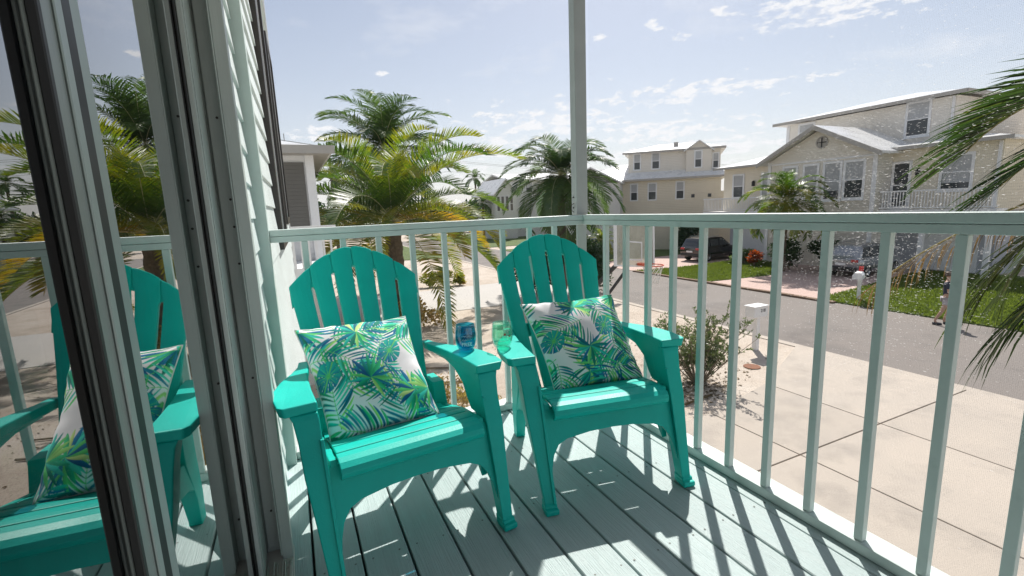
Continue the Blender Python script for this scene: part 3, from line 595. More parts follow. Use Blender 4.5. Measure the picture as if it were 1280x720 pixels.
        # armrest: broad paddle tapering to the back
        pl = [(0.272, 0.181), (0.372, 0.178), (0.386, 0.196), (0.393, 0.28), (0.385, 0.37), (0.358, 0.46), (0.315, 0.55), (0.285, 0.63), (0.274, 0.70), (0.240, 0.70), (0.243, 0.62), (0.256, 0.54), (0.266, 0.44), (0.272, 0.32)]
        def az(y): return 0.549 - 0.035 * max(0, (y - 0.25))
        mb = MB(); mb.prism(pl if s > 0 else pl[::-1], lambda x, y: (s * (0.27 + (x - 0.27) * 0.94), y + 0.004, az(y) - 0.034), lambda x, y: (s * x, y, az(y)))
        mb.build('armrest', T, c, bevel=0.006, bseg=3)
        # arched web under the arm, from leg to back
        web = [(0.20, 0.522), (0.66, 0.505), (0.64, 0.485), (0.50, 0.492), (0.40, 0.480), (0.325, 0.445), (0.285, 0.39), (0.255, 0.36), (0.20, 0.36)]
        mb = MB(); mb.prism(web, lambda y, z: (s * 0.272, y, z), lambda y, z: (s * 0.284, y, z)); mb.build('arm_web', T, c, bevel=0.003)
        # side rail
        sd_ = [(0.13, 0.372), (0.30, 0.352), (0.45, 0.312), (0.56, 0.285), (0.565, 0.16), (0.50, 0.20), (0.40, 0.222), (0.25, 0.222), (0.17, 0.205), (0.12, 0.155)]
        mb = MB(); mb.prism(sd_, lambda y, z: (s * 0.2405, y, z), lambda y, z: (s * 0.263, y, z)); mb.build('side_rail', T, c, bevel=0.003)
        # rear leg
        rl = MB(); vs = []
        for z, yf, yb, xi, xo in ((0.0, 0.612, 0.668, 0.205, 0.250), (0.022, 0.606, 0.664, 0.207, 0.250), (0.13, 0.560, 0.632, 0.212, 0.262), (0.30, 0.485, 0.600, 0.212, 0.268), (0.40, 0.50, 0.62, 0.212, 0.262)):
            vs += [(s * xi, yf, z), (s * xo, yf, z), (s * xo, yb, z), (s * xi, yb, z)]
        fs = [(i * 4 + a, i * 4 + (a + 1) % 4, (i + 1) * 4 + (a + 1) % 4, (i + 1) * 4 + a) for i in range(4) for a in range(4)] + [(0, 1, 2, 3), (19, 18, 17, 16)]
        rl.add(vs, fs); rl.build('rear_leg', T, c, bevel=0.004)
    return c
CH1 = chair('teal plastic adirondack chair against the house wall, its arm holding the blue glass', (0.3888, -0.6901, 0.0015), 0.0854)
CH2 = chair('teal plastic adirondack chair in the railing corner, its arm holding the clear green glass', (1.1198, -0.7218, 0.0015), -0.1779)

# ================================================================== PILLOWS (printed leaves)
def lin(c): return np.array([((x / 255) / 12.92 if x / 255 <= 0.04045 else ((x / 255 + 0.055) / 1.055) ** 2.4) for x in c])
def print_raster(S, seed):
    rs = np.random.RandomState(seed); img = np.tile(lin((240, 238, 240)), (S, S, 1))
    yy, xx = np.mgrid[0:S, 0:S] / S
    greens = [lin(c) for c in ((28, 158, 120), (50, 182, 124), (18, 134, 130), (38, 182, 166), (24, 124, 150), (90, 196, 112), (20, 122, 104), (64, 200, 176))]
    lime = [lin(c) for c in ((150, 210, 120), (110, 200, 120), (190, 222, 140))]; navy = [lin(c) for c in ((20, 96, 140), (26, 116, 158), (14, 104, 122))]
    def stroke(p0, p1, w0, col, curve=0.0, mode='blade'):
        p0 = np.array(p0, float); p1 = np.array(p1, float); d = p1 - p0; L = np.hypot(*d) + 1e-9; t = d / L; n = np.array([-t[1], t[0]])
        pad = w0 * 2 + abs(curve) * L + .004; x0, x1 = min(p0[0], p1[0]) - pad, max(p0[0], p1[0]) + pad; y0, y1 = min(p0[1], p1[1]) - pad, max(p0[1], p1[1]) + pad
        i0, i1 = max(0, int(x0 * S)), min(S, int(x1 * S) + 2); j0, j1 = max(0, int(y0 * S)), min(S, int(y1 * S) + 2)
        if i1 <= i0 or j1 <= j0: return
        X = xx[j0:j1, i0:i1] - p0[0]; Y = yy[j0:j1, i0:i1] - p0[1]; s = (X * t[0] + Y * t[1]) / L; q = X * n[0] + Y * n[1] - curve * L * 4 * s * (1 - s)
        wd = w0 * (np.sin(np.clip(s, 0, 1) * math.pi) ** 0.6 if mode == 'blade' else np.clip(1 - s * .7, 0, 1)); m = (s > 0) & (s < 1) & (np.abs(q) < wd)
        c = np.array(col)[None, :] * (1.12 + 0.30 * np.clip(q[m] / (w0 + 1e-9), -1, 1))[:, None]
        img[j0:j1, i0:i1][m] = np.clip(c, 0, 1)
    def frond(cx, cy, ang, L, n=15, ll=0.16, lw=0.0085, tone=None):
        pts = []; a = ang; x, y = cx, cy; bend = rs.uniform(-.5, .5)
        for k in range(n + 1): pts.append((x, y, a)); x += math.cos(a) * L / n; y += math.sin(a) * L / n; a += bend / n
        for k in range(1, n + 1):
            x, y, a = pts[k]; f = k / n; l = ll * (0.45 + 0.8 * math.sin(math.pi * min(1, f * .9 + .08))) * rs.uniform(.85, 1.1)
            for sgn in (-1, 1):
                th = a + sgn * (1.05 - .55 * f) + rs.uniform(-.06, .06); u = rs.rand(); col = greens[rs.randint(8)] if u < .74 else (lime[rs.randint(3)] if u < .86 else navy[rs.randint(3)])
                stroke((x, y), (x + math.cos(th) * l, y + math.sin(th) * l), lw * rs.uniform(.7, 1.25), col, sgn * .05)
        for k in range(n): stroke(pts[k][:2], pts[k + 1][:2], 0.005, lime[1] if rs.rand() < .6 else greens[5], mode='rib')
    def fan(cx, cy, ang, L, n=17):
        for k in range(n):
            th = ang + (k / (n - 1) - .5) * 4.6; l = L * rs.uniform(.8, 1.05) * (1 - .25 * abs(k / (n - 1) - .5)); u = rs.rand()
            stroke((cx, cy), (cx + math.cos(th) * l, cy + math.sin(th) * l), 0.017 * rs.uniform(.7, 1.2), greens[rs.randint(8)] if u < .75 else (navy[rs.randint(3)] if u < .9 else lime[rs.randint(3)]))
    def monstera(cx, cy, ang, a, b):
        ca, sa = math.cos(ang), math.sin(ang); X = (xx - cx) * ca + (yy - cy) * sa; Y = -(xx - cx) * sa + (yy - cy) * ca; r = (X / a) ** 2 + (Y / b) ** 2
        th = np.arctan2(Y / b, X / a); slit = (np.abs(np.sin(th * 5.5 + 0.25)) < .20) & (r > .20) & (np.abs(Y) > .012)
        hole = (np.abs(np.sin(th * 5.5 + .25 + 1.57)) < .25) & (r > .10) & (r < .19); m = (r < 1) & ~slit & ~hole
        mixv = np.clip((X / a + 1) / 2 + .25 * np.sin(th * 11), 0, 1)[m][:, None]; img[m] = navy[1] * (1 - mixv) + greens[3] * mixv
        rib = (np.abs(Y) < .006) & (np.abs(X) < a); img[rib] = lime[1]
        for k in range(11):
            t = -2.6 + k * .52; 
            stroke((cx, cy), (cx + math.cos(ang + t) * b * .9, cy + math.sin(ang + t) * b * .9), .0035, greens[5], mode='rib')
    pts_ = [(gx / 3 + rs.uniform(-.10, .10), gy / 3 + rs.uniform(-.10, .10)) for gx in range(4) for gy in range(4)] + [(rs.uniform(.1, .9), rs.uniform(.1, .9)) for _ in range(2)]
    rs.shuffle(pts_)
    for k, (x, y) in enumerate(pts_):
        ang = rs.uniform(0, 6.28)
        if k % 4 == 2: fan(x, y, ang, rs.uniform(.17, .24))
        else: frond(x - math.cos(ang) * .18, y - math.sin(ang) * .18, ang, rs.uniform(.36, .50), n=13, ll=.22, lw=.0105)
    for (x, y) in ((.70, .40), (.10, .50)): monstera(x, y, rs.uniform(-.5, .5) - 1.2, .13, .10)
    fan(.45, .62, rs.uniform(0, 6), .24, 15); fan(.46, .14, rs.uniform(0, 6), .22, 15)
    return img
def cloth_mat(name, attr):
    m, t, o = new_mat(name); b = N(t, 'ShaderNodeBsdfPrincipled'); t.links.new(b.outputs[0], o.inputs[0]); b.inputs['Roughness'].default_value = 0.85; b.inputs['Specular IOR Level'].default_value = 0.15; b.inputs['Sheen Weight'].default_value = 0.15
    a = N(t, 'ShaderNodeAttribute'); a.attribute_name = attr; t.links.new(a.outputs['Color'], b.inputs['Base Color'])
    n = tex(t, 'ShaderNodeTexNoise', 900, 'Object', (1, 1, 1), 2).outputs['Fac']; bp = N(t, 'ShaderNodeBump'); bp.inputs['Strength'].default_value = 0.3; bp.inputs['Distance'].default_value = 0.0006; t.links.new(n, bp.inputs['Height']); t.links.new(bp.outputs[0], b.inputs['Normal']); return m
M['cloth'] = cloth_mat('leaf_print_cloth', 'print')
def pillow(label, TL, TR, BR, BL, seed, thick):
    TL, TR, BR, BL = map(Vector, (TL, TR, BR, BL)); G = 240; cen = (TL + TR + BR + BL) / 4
    nrm = ((TR - TL) + (BR - BL)).cross((TL - BL) + (TR - BR)).normalized()      # faces the viewer
    if nrm.dot(CAM - cen) < 0: nrm = -nrm
    img = print_raster(480, seed).reshape(240, 2, 240, 2, 3).mean((1, 3)); rs = np.random.RandomState(seed + 9)
    ph = rs.uniform(0, 6, 8)
    vs = []; cols = []
    for side in (0, 1):
        for j in range(G + 1):
            for i in range(G + 1):
                u, v = i / G, j / G; a, b = 2 * u - 1, 2 * v - 1
                # edges pulled in between the corner ears
                uu = .5 + a / 2 * (1 - .075 * (1 - b * b) ** 1.0); vv = .5 + b / 2 * (1 - .065 * (1 - a * a))
                p = BL.lerp(BR, uu).lerp(TL.lerp(TR, uu), vv)
                h = ((1 - a ** 2) * (1 - b ** 2)); h = max(0, h) ** .42 * (0.93 + .07 * (1 - abs(a)))
                ed = min(1 - abs(a), 1 - abs(b))
                wr = 0.0035 * math.sin(9 * a + 5 * b + ph[0]) * math.exp(-ed * 4) + 0.003 * math.sin(23 * a * (1 if abs(b) > abs(a) else 0) + 23 * b * (1 if abs(a) >= abs(b) else 0) + ph[1]) * math.exp(-ed * 9) + 0.004 * math.sin(4 * a - 6 * b + ph[2])
                k = thick * (.62 if side == 0 else -.38) * h + (wr * (h > 0.02) if side == 0 else 0)
                if side == 1 and (i in (0, G) or j in (0, G)): pass
                vs.append(p + nrm * k)
                if side == 0: cols.append(img[int((1 - v) * 239), int(u * 239)])
                else: cols.append(lin((225, 222, 222)))
    n = (G + 1) ** 2; w1 = G + 1; fs = []
    for j in range(G):
        for i in range(G):
            a = j * w1 + i; fs.append((a, a + 1, a + w1 + 1, a + w1)); fs.append((n + a, n + a + w1, n + a + w1 + 1, n + a + 1))
    me = bpy.data.meshes.new('pillow'); me.from_pydata([tuple(v - cen) for v in vs], [], fs); me.update()
    ca = me.color_attributes.new('print', 'FLOAT_COLOR', 'POINT'); arr = np.ones((len(vs), 4), np.float32); arr[:, :3] = np.array(cols); ca.data.foreach_set('color', arr.ravel())
    me.materials.append(M['cloth']); me.polygons.foreach_set('use_smooth', [True] * len(me.polygons))
    t_ = thing('throw_pillow', label, 'pillow', cen, 0, 'leaf print throw pillows')
    o = bpy.data.objects.new('cushion', me); COL.objects.link(o); o.parent = t_
    # piped seam round the rim
    ring = [(i / 40, 0) for i in range(40)] + [(1, i / 40) for i in range(40)] + [(1 - i / 40, 1) for i in range(40)] + [(0, 1 - i / 40) for i in range(40)]
    pts = []
    for u, v in ring + ring[:1]:
        a, b = 2 * u - 1, 2 * v - 1; uu = .5 + a / 2 * (1 - .075 * (1 - b * b)); vv = .5 + b / 2 * (1 - .065 * (1 - a * a)); pts.append(BL.lerp(BR, uu).lerp(TL.lerp(TR, uu), vv) - cen)
    mb = MB(); mb.tube(pts, 0.0028, 6, cap=False); mb.build('piping', surf('piping_cloth', (0.70, 0.74, 0.72), 0.9, 0.08), t_, smooth=True)
    return t_
pillow('square white pillow printed with green palm leaves on the chair by the wall', (0.058, -0.12, 0.690), (0.478, -0.105, 0.685), (0.520, -0.392, 0.355), (0.133, -0.415, 0.338), 3, 0.155)
pillow('square white pillow printed with green palm leaves on the chair in the corner', (0.985, -0.165, 0.682), (1.425, -0.245, 0.690), (1.425, -0.480, 0.345), (1.012, -0.415, 0.342), 12, 0.155)

# ================================================================== GLASSES
def tumbler(label, loc, tint, refl, group='stemless glasses on the chair arms'):
    g = thing('wine_glass', label, 'glass', loc, 0, group)
    mt = pane('tinted_glass', tint, refl, 3.0, 0.02)
    outp = [(0.0, 0.0), (0.024, 0.0), (0.030, 0.003), (0.036, 0.012), (0.0405, 0.025), (0.043, 0.042), (0.0432, 0.056), (0.0418, 0.075), (0.039, 0.096), (0.0378, 0.106)]
    inp = [(0.0362, 0.106), (0.0372, 0.096), (0.0398, 0.075), (0.0412, 0.056), (0.0408, 0.042), (0.0383, 0.027), (0.033, 0.016), (0.022, 0.010), (0.0, 0.009)]
    mb = MB(); mb.lathe(outp + inp, 36); o = mb.build('bowl', mt, g, smooth=True); return g, outp
def glass_prof(outp, z):
    for (r0, z0), (r1, z1) in zip(outp, outp[1:]):
        if z0 <= z <= z1 and z1 > z0: return lerp(r0, r1, (z - z0) / (z1 - z0))
    return 0.033
def wrap_text(txt, size, z0, az, outp, mat, parent, name):
    cu = bpy.data.curves.new(name, 'FONT'); cu.body = txt; cu.size = size; cu.align_x = 'CENTER'; cu.extrude = 0.0; cu.offset = 0.0004
    tmp = bpy.data.objects.new(name, cu); COL.objects.link(tmp); dg = bpy.context.evaluated_depsgraph_get(); me = bpy.data.meshes.new_from_object(tmp.evaluated_get(dg)); bpy.data.objects.remove(tmp)
    for v in me.vertices:
        z = z0 + v.co.y; r = glass_prof(outp, z) + 0.0006; th = az + v.co.x / r; v.co = (r * math.cos(th), r * math.sin(th), z)
    me.materials.clear(); me.materials.append(mat); o = bpy.data.objects.new(name, me); COL.objects.link(o); o.parent = parent; return o
def squiggle(z0, halfw, amp, n, az, outp, mat, parent, name, seed):
    rnd = random.Random(seed); mb = MB(); pts = []
    for i in range(n):
        x = lerp(-halfw, halfw, i / (n - 1)); z = z0 + amp * (rnd.uniform(.2, 1) if i % 2 else rnd.uniform(-.1, .25)); r = glass_prof(outp, z) + 0.0007; th = az + x / r; pts.append((r * math.cos(th), r * math.sin(th), z))
    mb.tube(pts, 0.0005, 4); return mb.build(name, mat, parent)
B1 = (0.690, -0.247, 0.5455); g1, op = tumbler('blue stemless wine glass reading FREE on the arm of the wall side chair', B1, (0.19, 0.64, 0.79), 0.05)
azg = math.atan2(CAM.y - B1[1], CAM.x - B1[0]) + 0.10
wrap_text('FREE', 0.0215, 0.024, azg, op, M['print_white'], g1, 'lettering')
squiggle(0.047, 0.020, 0.009, 22, azg, op, M['print_white'], g1, 'script_line', 3); squiggle(0.062, 0.022, 0.007, 24, azg, op, M['print_white'], g1, 'script_line', 5)
B2 = (0.828, -0.305, 0.5455); g2, op = tumbler('clear green stemless wine glass with red motif on the corner chair arm', B2, (0.68, 0.95, 0.86), 0.04)
azg = math.atan2(CAM.y - B2[1], CAM.x - B2[0]) + 0.15
squiggle(0.050, 0.022, 0.010, 18, azg, op, M['ink'], g2, 'script_line', 8); squiggle(0.074, 0.014, 0.016, 8, azg + .35, op, M['print_white'], g2, 'white_motif', 9); squiggle(0.036, 0.018, 0.006, 18, azg, op, M['print_white'], g2, 'script_line', 2)
for th, z, rr_ in ((azg + .12, 0.066, 0.0045), (azg + .62, 0.056, 0.004)):
    r = glass_prof(op, z) + 0.0005; mb = MB(); q = [(rr_ * math.cos(a), rr_ * math.sin(a)) for a in [k * math.pi / 5 for k in range(10)]]
    mb.add([((r) * math.cos(th + x / r), r * math.sin(th + x / r), z + y) for x, y in q], [tuple(range(10))]); mb.build('red_motif', M['print_red'], g2)
# ================================================================== PALMS
def leaflets(mb, path, leaf_len, wid, rnd, sag=0.35, vee=0.25, start=0.12, step=1, sweep=(0.35, 1.0), both=True, curl=0.6, tip=0.35):
    """leaflets along a rachis path; path is a dense list of Vectors"""
    n = len(path)
    for i in range(int(n * start), n - 1, step):
        f = i / (n - 1); t = (path[min(i + 1, n - 1)] - path[max(i - 1, 0)]).normalized()
        side = t.cross(Vector((0, 0, 1)))
        if side.length < 0.05: side = Vector((1, 0, 0))
        side.normalize(); upv = side.cross(t).normalized()
        L = leaf_len * (tip + (1.1 - tip) * math.sin(math.pi * min(1.0, 0.12 + 0.86 * f)) ** 0.8) * rnd.uniform(0.85, 1.1)
        for sg in (-1, 1):
            sw = lerp(sweep[0], sweep[1], f) + rnd.uniform(-.10, .10)
            d = (side * sg * math.cos(sw) + t * math.sin(sw) + upv * (vee + rnd.uniform(-.12, .12))).normalized()
            p0 = path[i] + t * rnd.uniform(-.02, .02); wv = t.cross(d); wv = d.cross(wv).normalized() * wid * rnd.uniform(.8, 1.15) if wv.length > .01 else upv * wid
            sgf = sag * rnd.uniform(.7, 1.3)
            p1 = p0 + d * L * .45 - Vector((0, 0, 1)) * sgf * L * .10; d2 = (d - Vector((0, 0, 1)) * sgf * curl).normalized(); p2 = p1 + d2 * L * .33; d3 = (d2 - Vector((0, 0, 1)) * sgf * curl).normalized(); p3 = p2 + d3 * L * .26
            mb.add([p0 - wv * .5, p0 + wv * .5, p1 + wv, p1 - wv, p2 + wv * .75, p2 - wv * .75, p3], [(0, 1, 2, 3), (3, 2, 4, 5), (5, 4, 6)])
def arc_path(L, el, droop, n=46):
    pts = []; p = Vector((0, 0, 0)); e = el
    for i in range(n):
        pts.append(p.copy()); p = p + Vector((math.cos(e), 0, math.sin(e))) * (L / (n - 1)); e -= droop / (n - 1) * (0.5 + 1.0 * i / n)
    return pts
def frond_meshes(L, leaf_len, wid, els, seed, mat, rmat, sag=0.35, droopf=1.0, nl=46, vee=0.25, rr=0.018):
    out = []
    for k, el in enumerate(els):
        rnd = random.Random(seed * 100 + k); mb = MB(); dr_ = (1.0 + max(0, el) * 0.35) * droopf * rnd.uniform(.85, 1.15); path = arc_path(L * rnd.uniform(.9, 1.08), el, dr_, nl)
        leaflets(mb, path, leaf_len, wid, rnd, sag, vee); nf = len(mb.f)
        mb.tube(path[::3] + [path[-1]], [lerp(rr, rr * .15, i / (len(path[::3]))) for i in range(len(path[::3]) + 1)], 5)
        me = mb.mesh('frond', mat); me.materials.append(rmat)
        idx = [0] * nf + [1] * (len(mb.f) - nf); me.polygons.foreach_set('material_index', idx); out.append((el, me))
    return out
def palm(name, label, base, height, L, leaf_len, wid, n, mats, seed, tr0=0.22, tr1=0.16, lean=(0, 0), sag=0.35, droopf=1.0, elr=(-0.5, 1.35), gold=None, group=None, scale_top=0.85, nl=46, boots=True, vee=0.25):
    t_ = thing(name, label, 'palm tree', base, 0, group); rnd = random.Random(seed)
    mb = MB(); pts = []; rad = []; m = 14
    for i in range(m + 1):
        f = i / m; pts.append((lean[0] * f ** 1.5, lean[1] * f ** 1.5, height * f)); rad.append(lerp(tr0, tr1, f) * (1.0 + (0.10 if i % 2 else -0.04)))
    mb.tube(pts, rad, 12)
    if boots:
        for k in range(40):
            a = k * 2.4; z = height * (0.45 + 0.55 * k / 40); r = lerp(tr0, tr1, z / height); c = Vector((lean[0] * (z / height) ** 1.5, lean[1] * (z / height) ** 1.5, z)); d = Vector((math.cos(a), math.sin(a), 0)); s_ = Vector((-d.y, d.x, 0))
            p = c + d * r * .9; mb.add([p - s_ * .05, p + s_ * .05, p + d * .05 + Vector((0, 0, .05)) + s_ * .04, p + d * .10 + Vector((0, 0, .16)), p + d * .05 + Vector((0, 0, .05)) - s_ * .04], [(0, 1, 2, 4), (4, 2, 3)])
    mb.build('trunk', M['trunk'], t_, fix=False)
    els = [lerp(elr[0], elr[1], k / 6) for k in range(7)]
    green = frond_meshes(L, leaf_len, wid, els, seed, mats[0], M['rachis_pale'], sag, droopf, nl, vee)
    old = frond_meshes(L, leaf_len, wid, els[:4], seed + 50, gold or mats[0], M['rachis'], sag, droopf, nl, vee)
    top = Vector((lean[0], lean[1], height))
    for k in range(n):
        f = (k + .5) / n; e = int(f * 6.99); pool = old if (gold and e < 2) else green; e = min(e, len(pool) - 1); me = pool[e][1]
        az = k * 2.399963 + rnd.uniform(-.2, .2); sc_ = lerp(1.0, scale_top, f) * rnd.uniform(.88, 1.08)
        inst(me, 'frond', t_, top + Vector((0, 0, .05 + .12 * f)), (rnd.uniform(-.12, .12), rnd.uniform(-.10, .10), az), (sc_, sc_, sc_))
    return t_
palm('date_palm', 'broad date palm with arching golden green fronds in the sandy yard', (3.62, 16.2, GZ), 3.95, 5.7, 0.78, 0.021, 46, (M['palm_green'],), 11, .36, .30, gold=M['palm_gold'], sag=.14, droopf=1.15, elr=(-0.12, 1.42), nl=110, vee=.42)
palm('tall_palm', 'taller dark feathery palm rising behind the golden date palm', (5.3, 25.5, GZ), 7.7, 4.6, 0.95, 0.034, 60, (M['palm_dark'],), 21, .20, .14, sag=.5, droopf=1.2, elr=(-1.1, 1.45), nl=58)
palm('garden_palm', 'dense dark green palm standing behind the railing corner post', (13.15, 19.6, GZ), 5.9, 4.0, 0.75, 0.026, 54, (M['palm_dark'],), 31, .24, .20, sag=.40, droopf=1.3, elr=(-0.85, 1.38), nl=66)
palm('yard_palm', 'small bushy palm in front of the gabled cream house', (26.6, 16.5, GZ), 4.1, 2.9, 0.60, 0.030, 34, (M['palm_green'],), 41, .16, .13, sag=.35, droopf=1.4, elr=(-0.5, 1.45), nl=50)
palm('far_palm', 'tiny distant palm beside the white gabled house', (25.6, 62, GZ), 5.2, 2.6, 0.6, 0.05, 18, (M['palm_dark'],), 51, .2, .15, sag=.5, droopf=1.5, nl=26, boots=False)
palm('far_palm', 'tall distant palm crown above the white gabled house roof', (30.0, 76, GZ), 9.6, 2.6, 0.6, 0.05, 18, (M['palm_dark'],), 52, .2, .15, sag=.5, droopf=1.5, nl=26, boots=False)
palm('far_palm', 'distant palm top peeping over the left wing of the cream house', (44, 40.5, GZ), 7.8, 2.6, 0.6, 0.05, 16, (M['palm_dark'],), 53, .2, .15, sag=.5, droopf=1.5, nl=26, boots=False)
palm('sago_palm', 'low sago palm on the verge before the middle cream house', (22.5, 29.0, GZ), 1.5, 1.6, 0.34, 0.03, 26, (M['palm_green'],), 54, .2, .18, sag=.3, droopf=1.3, nl=26, elr=(-0.2, 1.3))
# coconut palm on the right: trunk stands outside the frame, its frond ends hang into view
coco = thing('coconut_palm', 'coconut palm frond ends hanging beside the right end of the railing', 'palm tree', (6.4, -3.4, GZ))
mb = MB(); mb.tube([(0, 0, 0), (-.05, .05, 1.5), (-.15, .15, 3.2), (-.25, .25, 4.6)], [.26, .18, .15, .17], 12); mb.build('trunk', M['trunk'], coco)
def bez(pts, n):
    pts = [Vector(p) for p in pts]; out = []
    for i in range(n):
        q = pts[:]; t = i / (n - 1)
        while len(q) > 1: q = [a.lerp(b, t) for a, b in zip(q, q[1:])]
        out.append(q[0])
    return out
def coco_frond(pts, leaf, wid, mat, seed, n=70, sag=.5, vee=0.05, rr=.02, rm='rachis', sweep=(.5, 1.0), curl=.6):
    rnd = random.Random(seed); path = bez(pts, n); mb = MB(); leaflets(mb, path, leaf, wid, rnd, sag, vee, .12, 1, sweep, curl=curl, tip=.62); nf = len(mb.f)
    pp = path[::3] + [path[-1]]; mb.tube(pp, [lerp(rr, rr * .2, i / (len(pp) - 1)) for i in range(len(pp))], 6)
    o = bpy.data.objects.new('frond', None)
    me = mb.mesh('frond', mat); me.materials.append(M[rm]); me.polygons.foreach_set('material_index', [0] * nf + [1] * (len(mb.f) - nf))
    ob = bpy.data.objects.new('frond', me); COL.objects.link(ob); ob.parent = coco; ob.matrix_parent_inverse = Matrix.Translation(-Vector((6.4, -3.4, GZ))); return ob
C0 = (6.15, -3.15, 1.35)
coco_frond([C0, (5.9, -2.4, 2.0), (5.2, -1.4, 2.05), (4.95, -0.45, 1.98), (4.95, -0.10, 1.40)], .72, .013, M['palm_coco'], 1, 120, sag=.30, vee=.22)
coco_frond([C0, (5.8, -2.6, 2.2), (5.0, -1.6, 2.15), (4.6, -0.85, 1.65), (4.55, -0.46, 1.12)], .72, .013, M['palm_coco'], 2, 120, sag=.4, vee=.15)
coco_frond([C0, (5.7, -2.7, 1.9), (4.9, -1.7, 1.75), (4.6, -0.70, 1.20), (4.55, -0.47, 0.45)], .78, .019, M['palm_coco'], 3, 130, sag=.7)
coco_frond([C0, (6.0, -2.3, 1.75), (5.3, -1.3, 1.65), (5.0, -0.1, 0.95), (5.0, 0.50, 0.24)], .50, .009, M['palm_dead'], 4, 90, sag=1.9, curl=1.4)
coco_frond([C0, (6.3, -2.2, 2.1), (6.2, -1.2, 1.8), (6.0, -0.25, 1.0), (5.9, -0.12, 0.2)], .70, .014, M['palm_coco'], 5, 120, sag=.7)
coco_frond([C0, (6.1, -2.2, 1.9), (5.7, -1.1, 2.1), (5.4, -0.45, 2.05), (5.35, -0.15, 1.65)], .75, .013, M['palm_coco'], 7, 120, sag=.30, vee=.3)
coco_frond([C0, (5.6, -2.6, 1.7), (4.8, -1.8, 1.4), (4.5, -0.95, 0.95), (4.45, -0.62, 0.15)], .75, .018, M['palm_coco'], 6, 120, sag=.9)
for k in range(10):
    a = R_(-170 + k * 30) ; d = Vector((math.cos(a), math.sin(a), 0))
    if d.y > .25 and d.x < .6: continue
    coco_frond([C0, Vector(C0) + d * 1.0 + Vector((0, 0, .9)), Vector(C0) + d * 2.2 + Vector((0, 0, .8)), Vector(C0) + d * 3.0 + Vector((0, 0, -.4))], .6, .02, M['palm_coco'], 20 + k, 40)

# ================================================================== SHRUBS AND TREES
def leaf_cloud(mb, c, r, n, size, rnd, flat=0.0):
    for k in range(n):
        u = Vector((rnd.gauss(0, 1), rnd.gauss(0, 1), rnd.gauss(0, 1))).normalized() * (rnd.random() ** 0.45)
        p = Vector((c[0] + u.x * r[0], c[1] + u.y * r[1], c[2] + u.z * r[2])); a = rnd.uniform(0, 6.28); e = rnd.uniform(-.9, 1.1)
        d = Vector((math.cos(a) * math.cos(e), math.sin(a) * math.cos(e), math.sin(e))); s_ = d.cross(Vector((rnd.uniform(-1, 1), rnd.uniform(-1, 1), rnd.uniform(-1, 1)))).normalized(); l = size * rnd.uniform(.6, 1.3)
        mb.add([p, p + d * l * .5 + s_ * l * .22, p + d * l, p + d * l * .5 - s_ * l * .22], [(0, 1, 2, 3)])
def shrub(name, label, base, w_, h, mat, n, size, seed, cat='shrub', group=None, clumps=9, stems=5, low=0.15):
    t_ = thing(name, label, cat, base, 0, group); rnd = random.Random(seed); mb = MB(); st = MB()
    for k in range(clumps):
        a = rnd.uniform(0, 6.28); rr_ = rnd.uniform(0, .62) * w_; z = h * rnd.uniform(low + .15, .85); c = (math.cos(a) * rr_, math.sin(a) * rr_, z); q = w_ * rnd.uniform(.22, .42)
        leaf_cloud(mb, c, (q, q, q * rnd.uniform(.6, .95) * min(1.3, h / w_)), n // clumps, size, rnd)
        if k < stems: st.tube([(0, 0, 0), (c[0] * .35, c[1] * .35, z * .5), (c[0], c[1], z)], [.02 + .012 * h, .015 + .006 * h, .006], 5)
    mb.build('foliage', mat, t_, fix=False); st.build('stem', M['bark'], t_)
    return t_
# open, twiggy shrub in the sandy bed beside the driveway
def twiggy(label, base, R0, H, seed):
    t_ = thing('sea_shrub', label, 'shrub', base); rnd = random.Random(seed); st = MB(); lf = MB()
    for k in range(40):
        a = k * 2.4 + rnd.uniform(-.2, .2); r_ = R0 * math.sqrt(rnd.random()); h = H * rnd.uniform(.55, 1.0) * (1 - .25 * (r_ / R0) ** 2)
        p = [Vector((0.1 * math.cos(a), 0.1 * math.sin(a), 0)), Vector((r_ * .45 * math.cos(a), r_ * .45 * math.sin(a), h * .45)), Vector((r_ * math.cos(a + .1), r_ * math.sin(a + .1), h))]
        st.tube(p, [.016, .010, .004], 5)
        for q in range(11):
            f = rnd.uniform(.30, 1.0); b = p[0].lerp(p[1], min(1, f * 2)) if f < .5 else p[1].lerp(p[2], f * 2 - 1); d = Vector((rnd.uniform(-1, 1), rnd.uniform(-1, 1), rnd.uniform(.1, 1.2))).normalized(); tl = rnd.uniform(.15, .36); e = b + d * tl; st.tube([b, e], [.004, .0015], 4)
            for l in range(20):
                g = rnd.uniform(.3, 1.05); c = b.lerp(e, g); u = (d * .6 + Vector((rnd.uniform(-1, 1), rnd.uniform(-1, 1), rnd.uniform(-.4, .8)))).normalized(); s_ = u.cross(Vector((rnd.uniform(-1, 1), rnd.uniform(-1, 1), rnd.uniform(-1, 1)))).normalized(); L = rnd.uniform(.05, .10)
                lf.add([c, c + u * L * .5 + s_ * L * .16, c + u * L, c + u * L * .5 - s_ * L * .16], [(0, 1, 2, 3)])
    st.build('stem', M['bark'], t_); lf.build('foliage', M['leaf_olive'], t_, fix=False); return t_
twiggy('open twiggy olive green shrub in the sand beside the driveway slabs', (8.75, 6.05, GZ), 1.35, 1.95, 77)
shrub('hedge_shrub', 'low olive shrub at the road end of the sandy bed', (7.3, 9.2, GZ), 0.7, 0.8, M['leaf_olive'], 1200, .09, 78)
rs_ = random.Random(91)
crot = [((8.0, 24.6), 'yellow croton clump on the sand island, the tallest one'), ((7.2, 24.9), 'yellow croton clump at the palm side end of the sand island'), ((8.9, 24.3), 'low yellow croton clump at the road end of the sand island')]
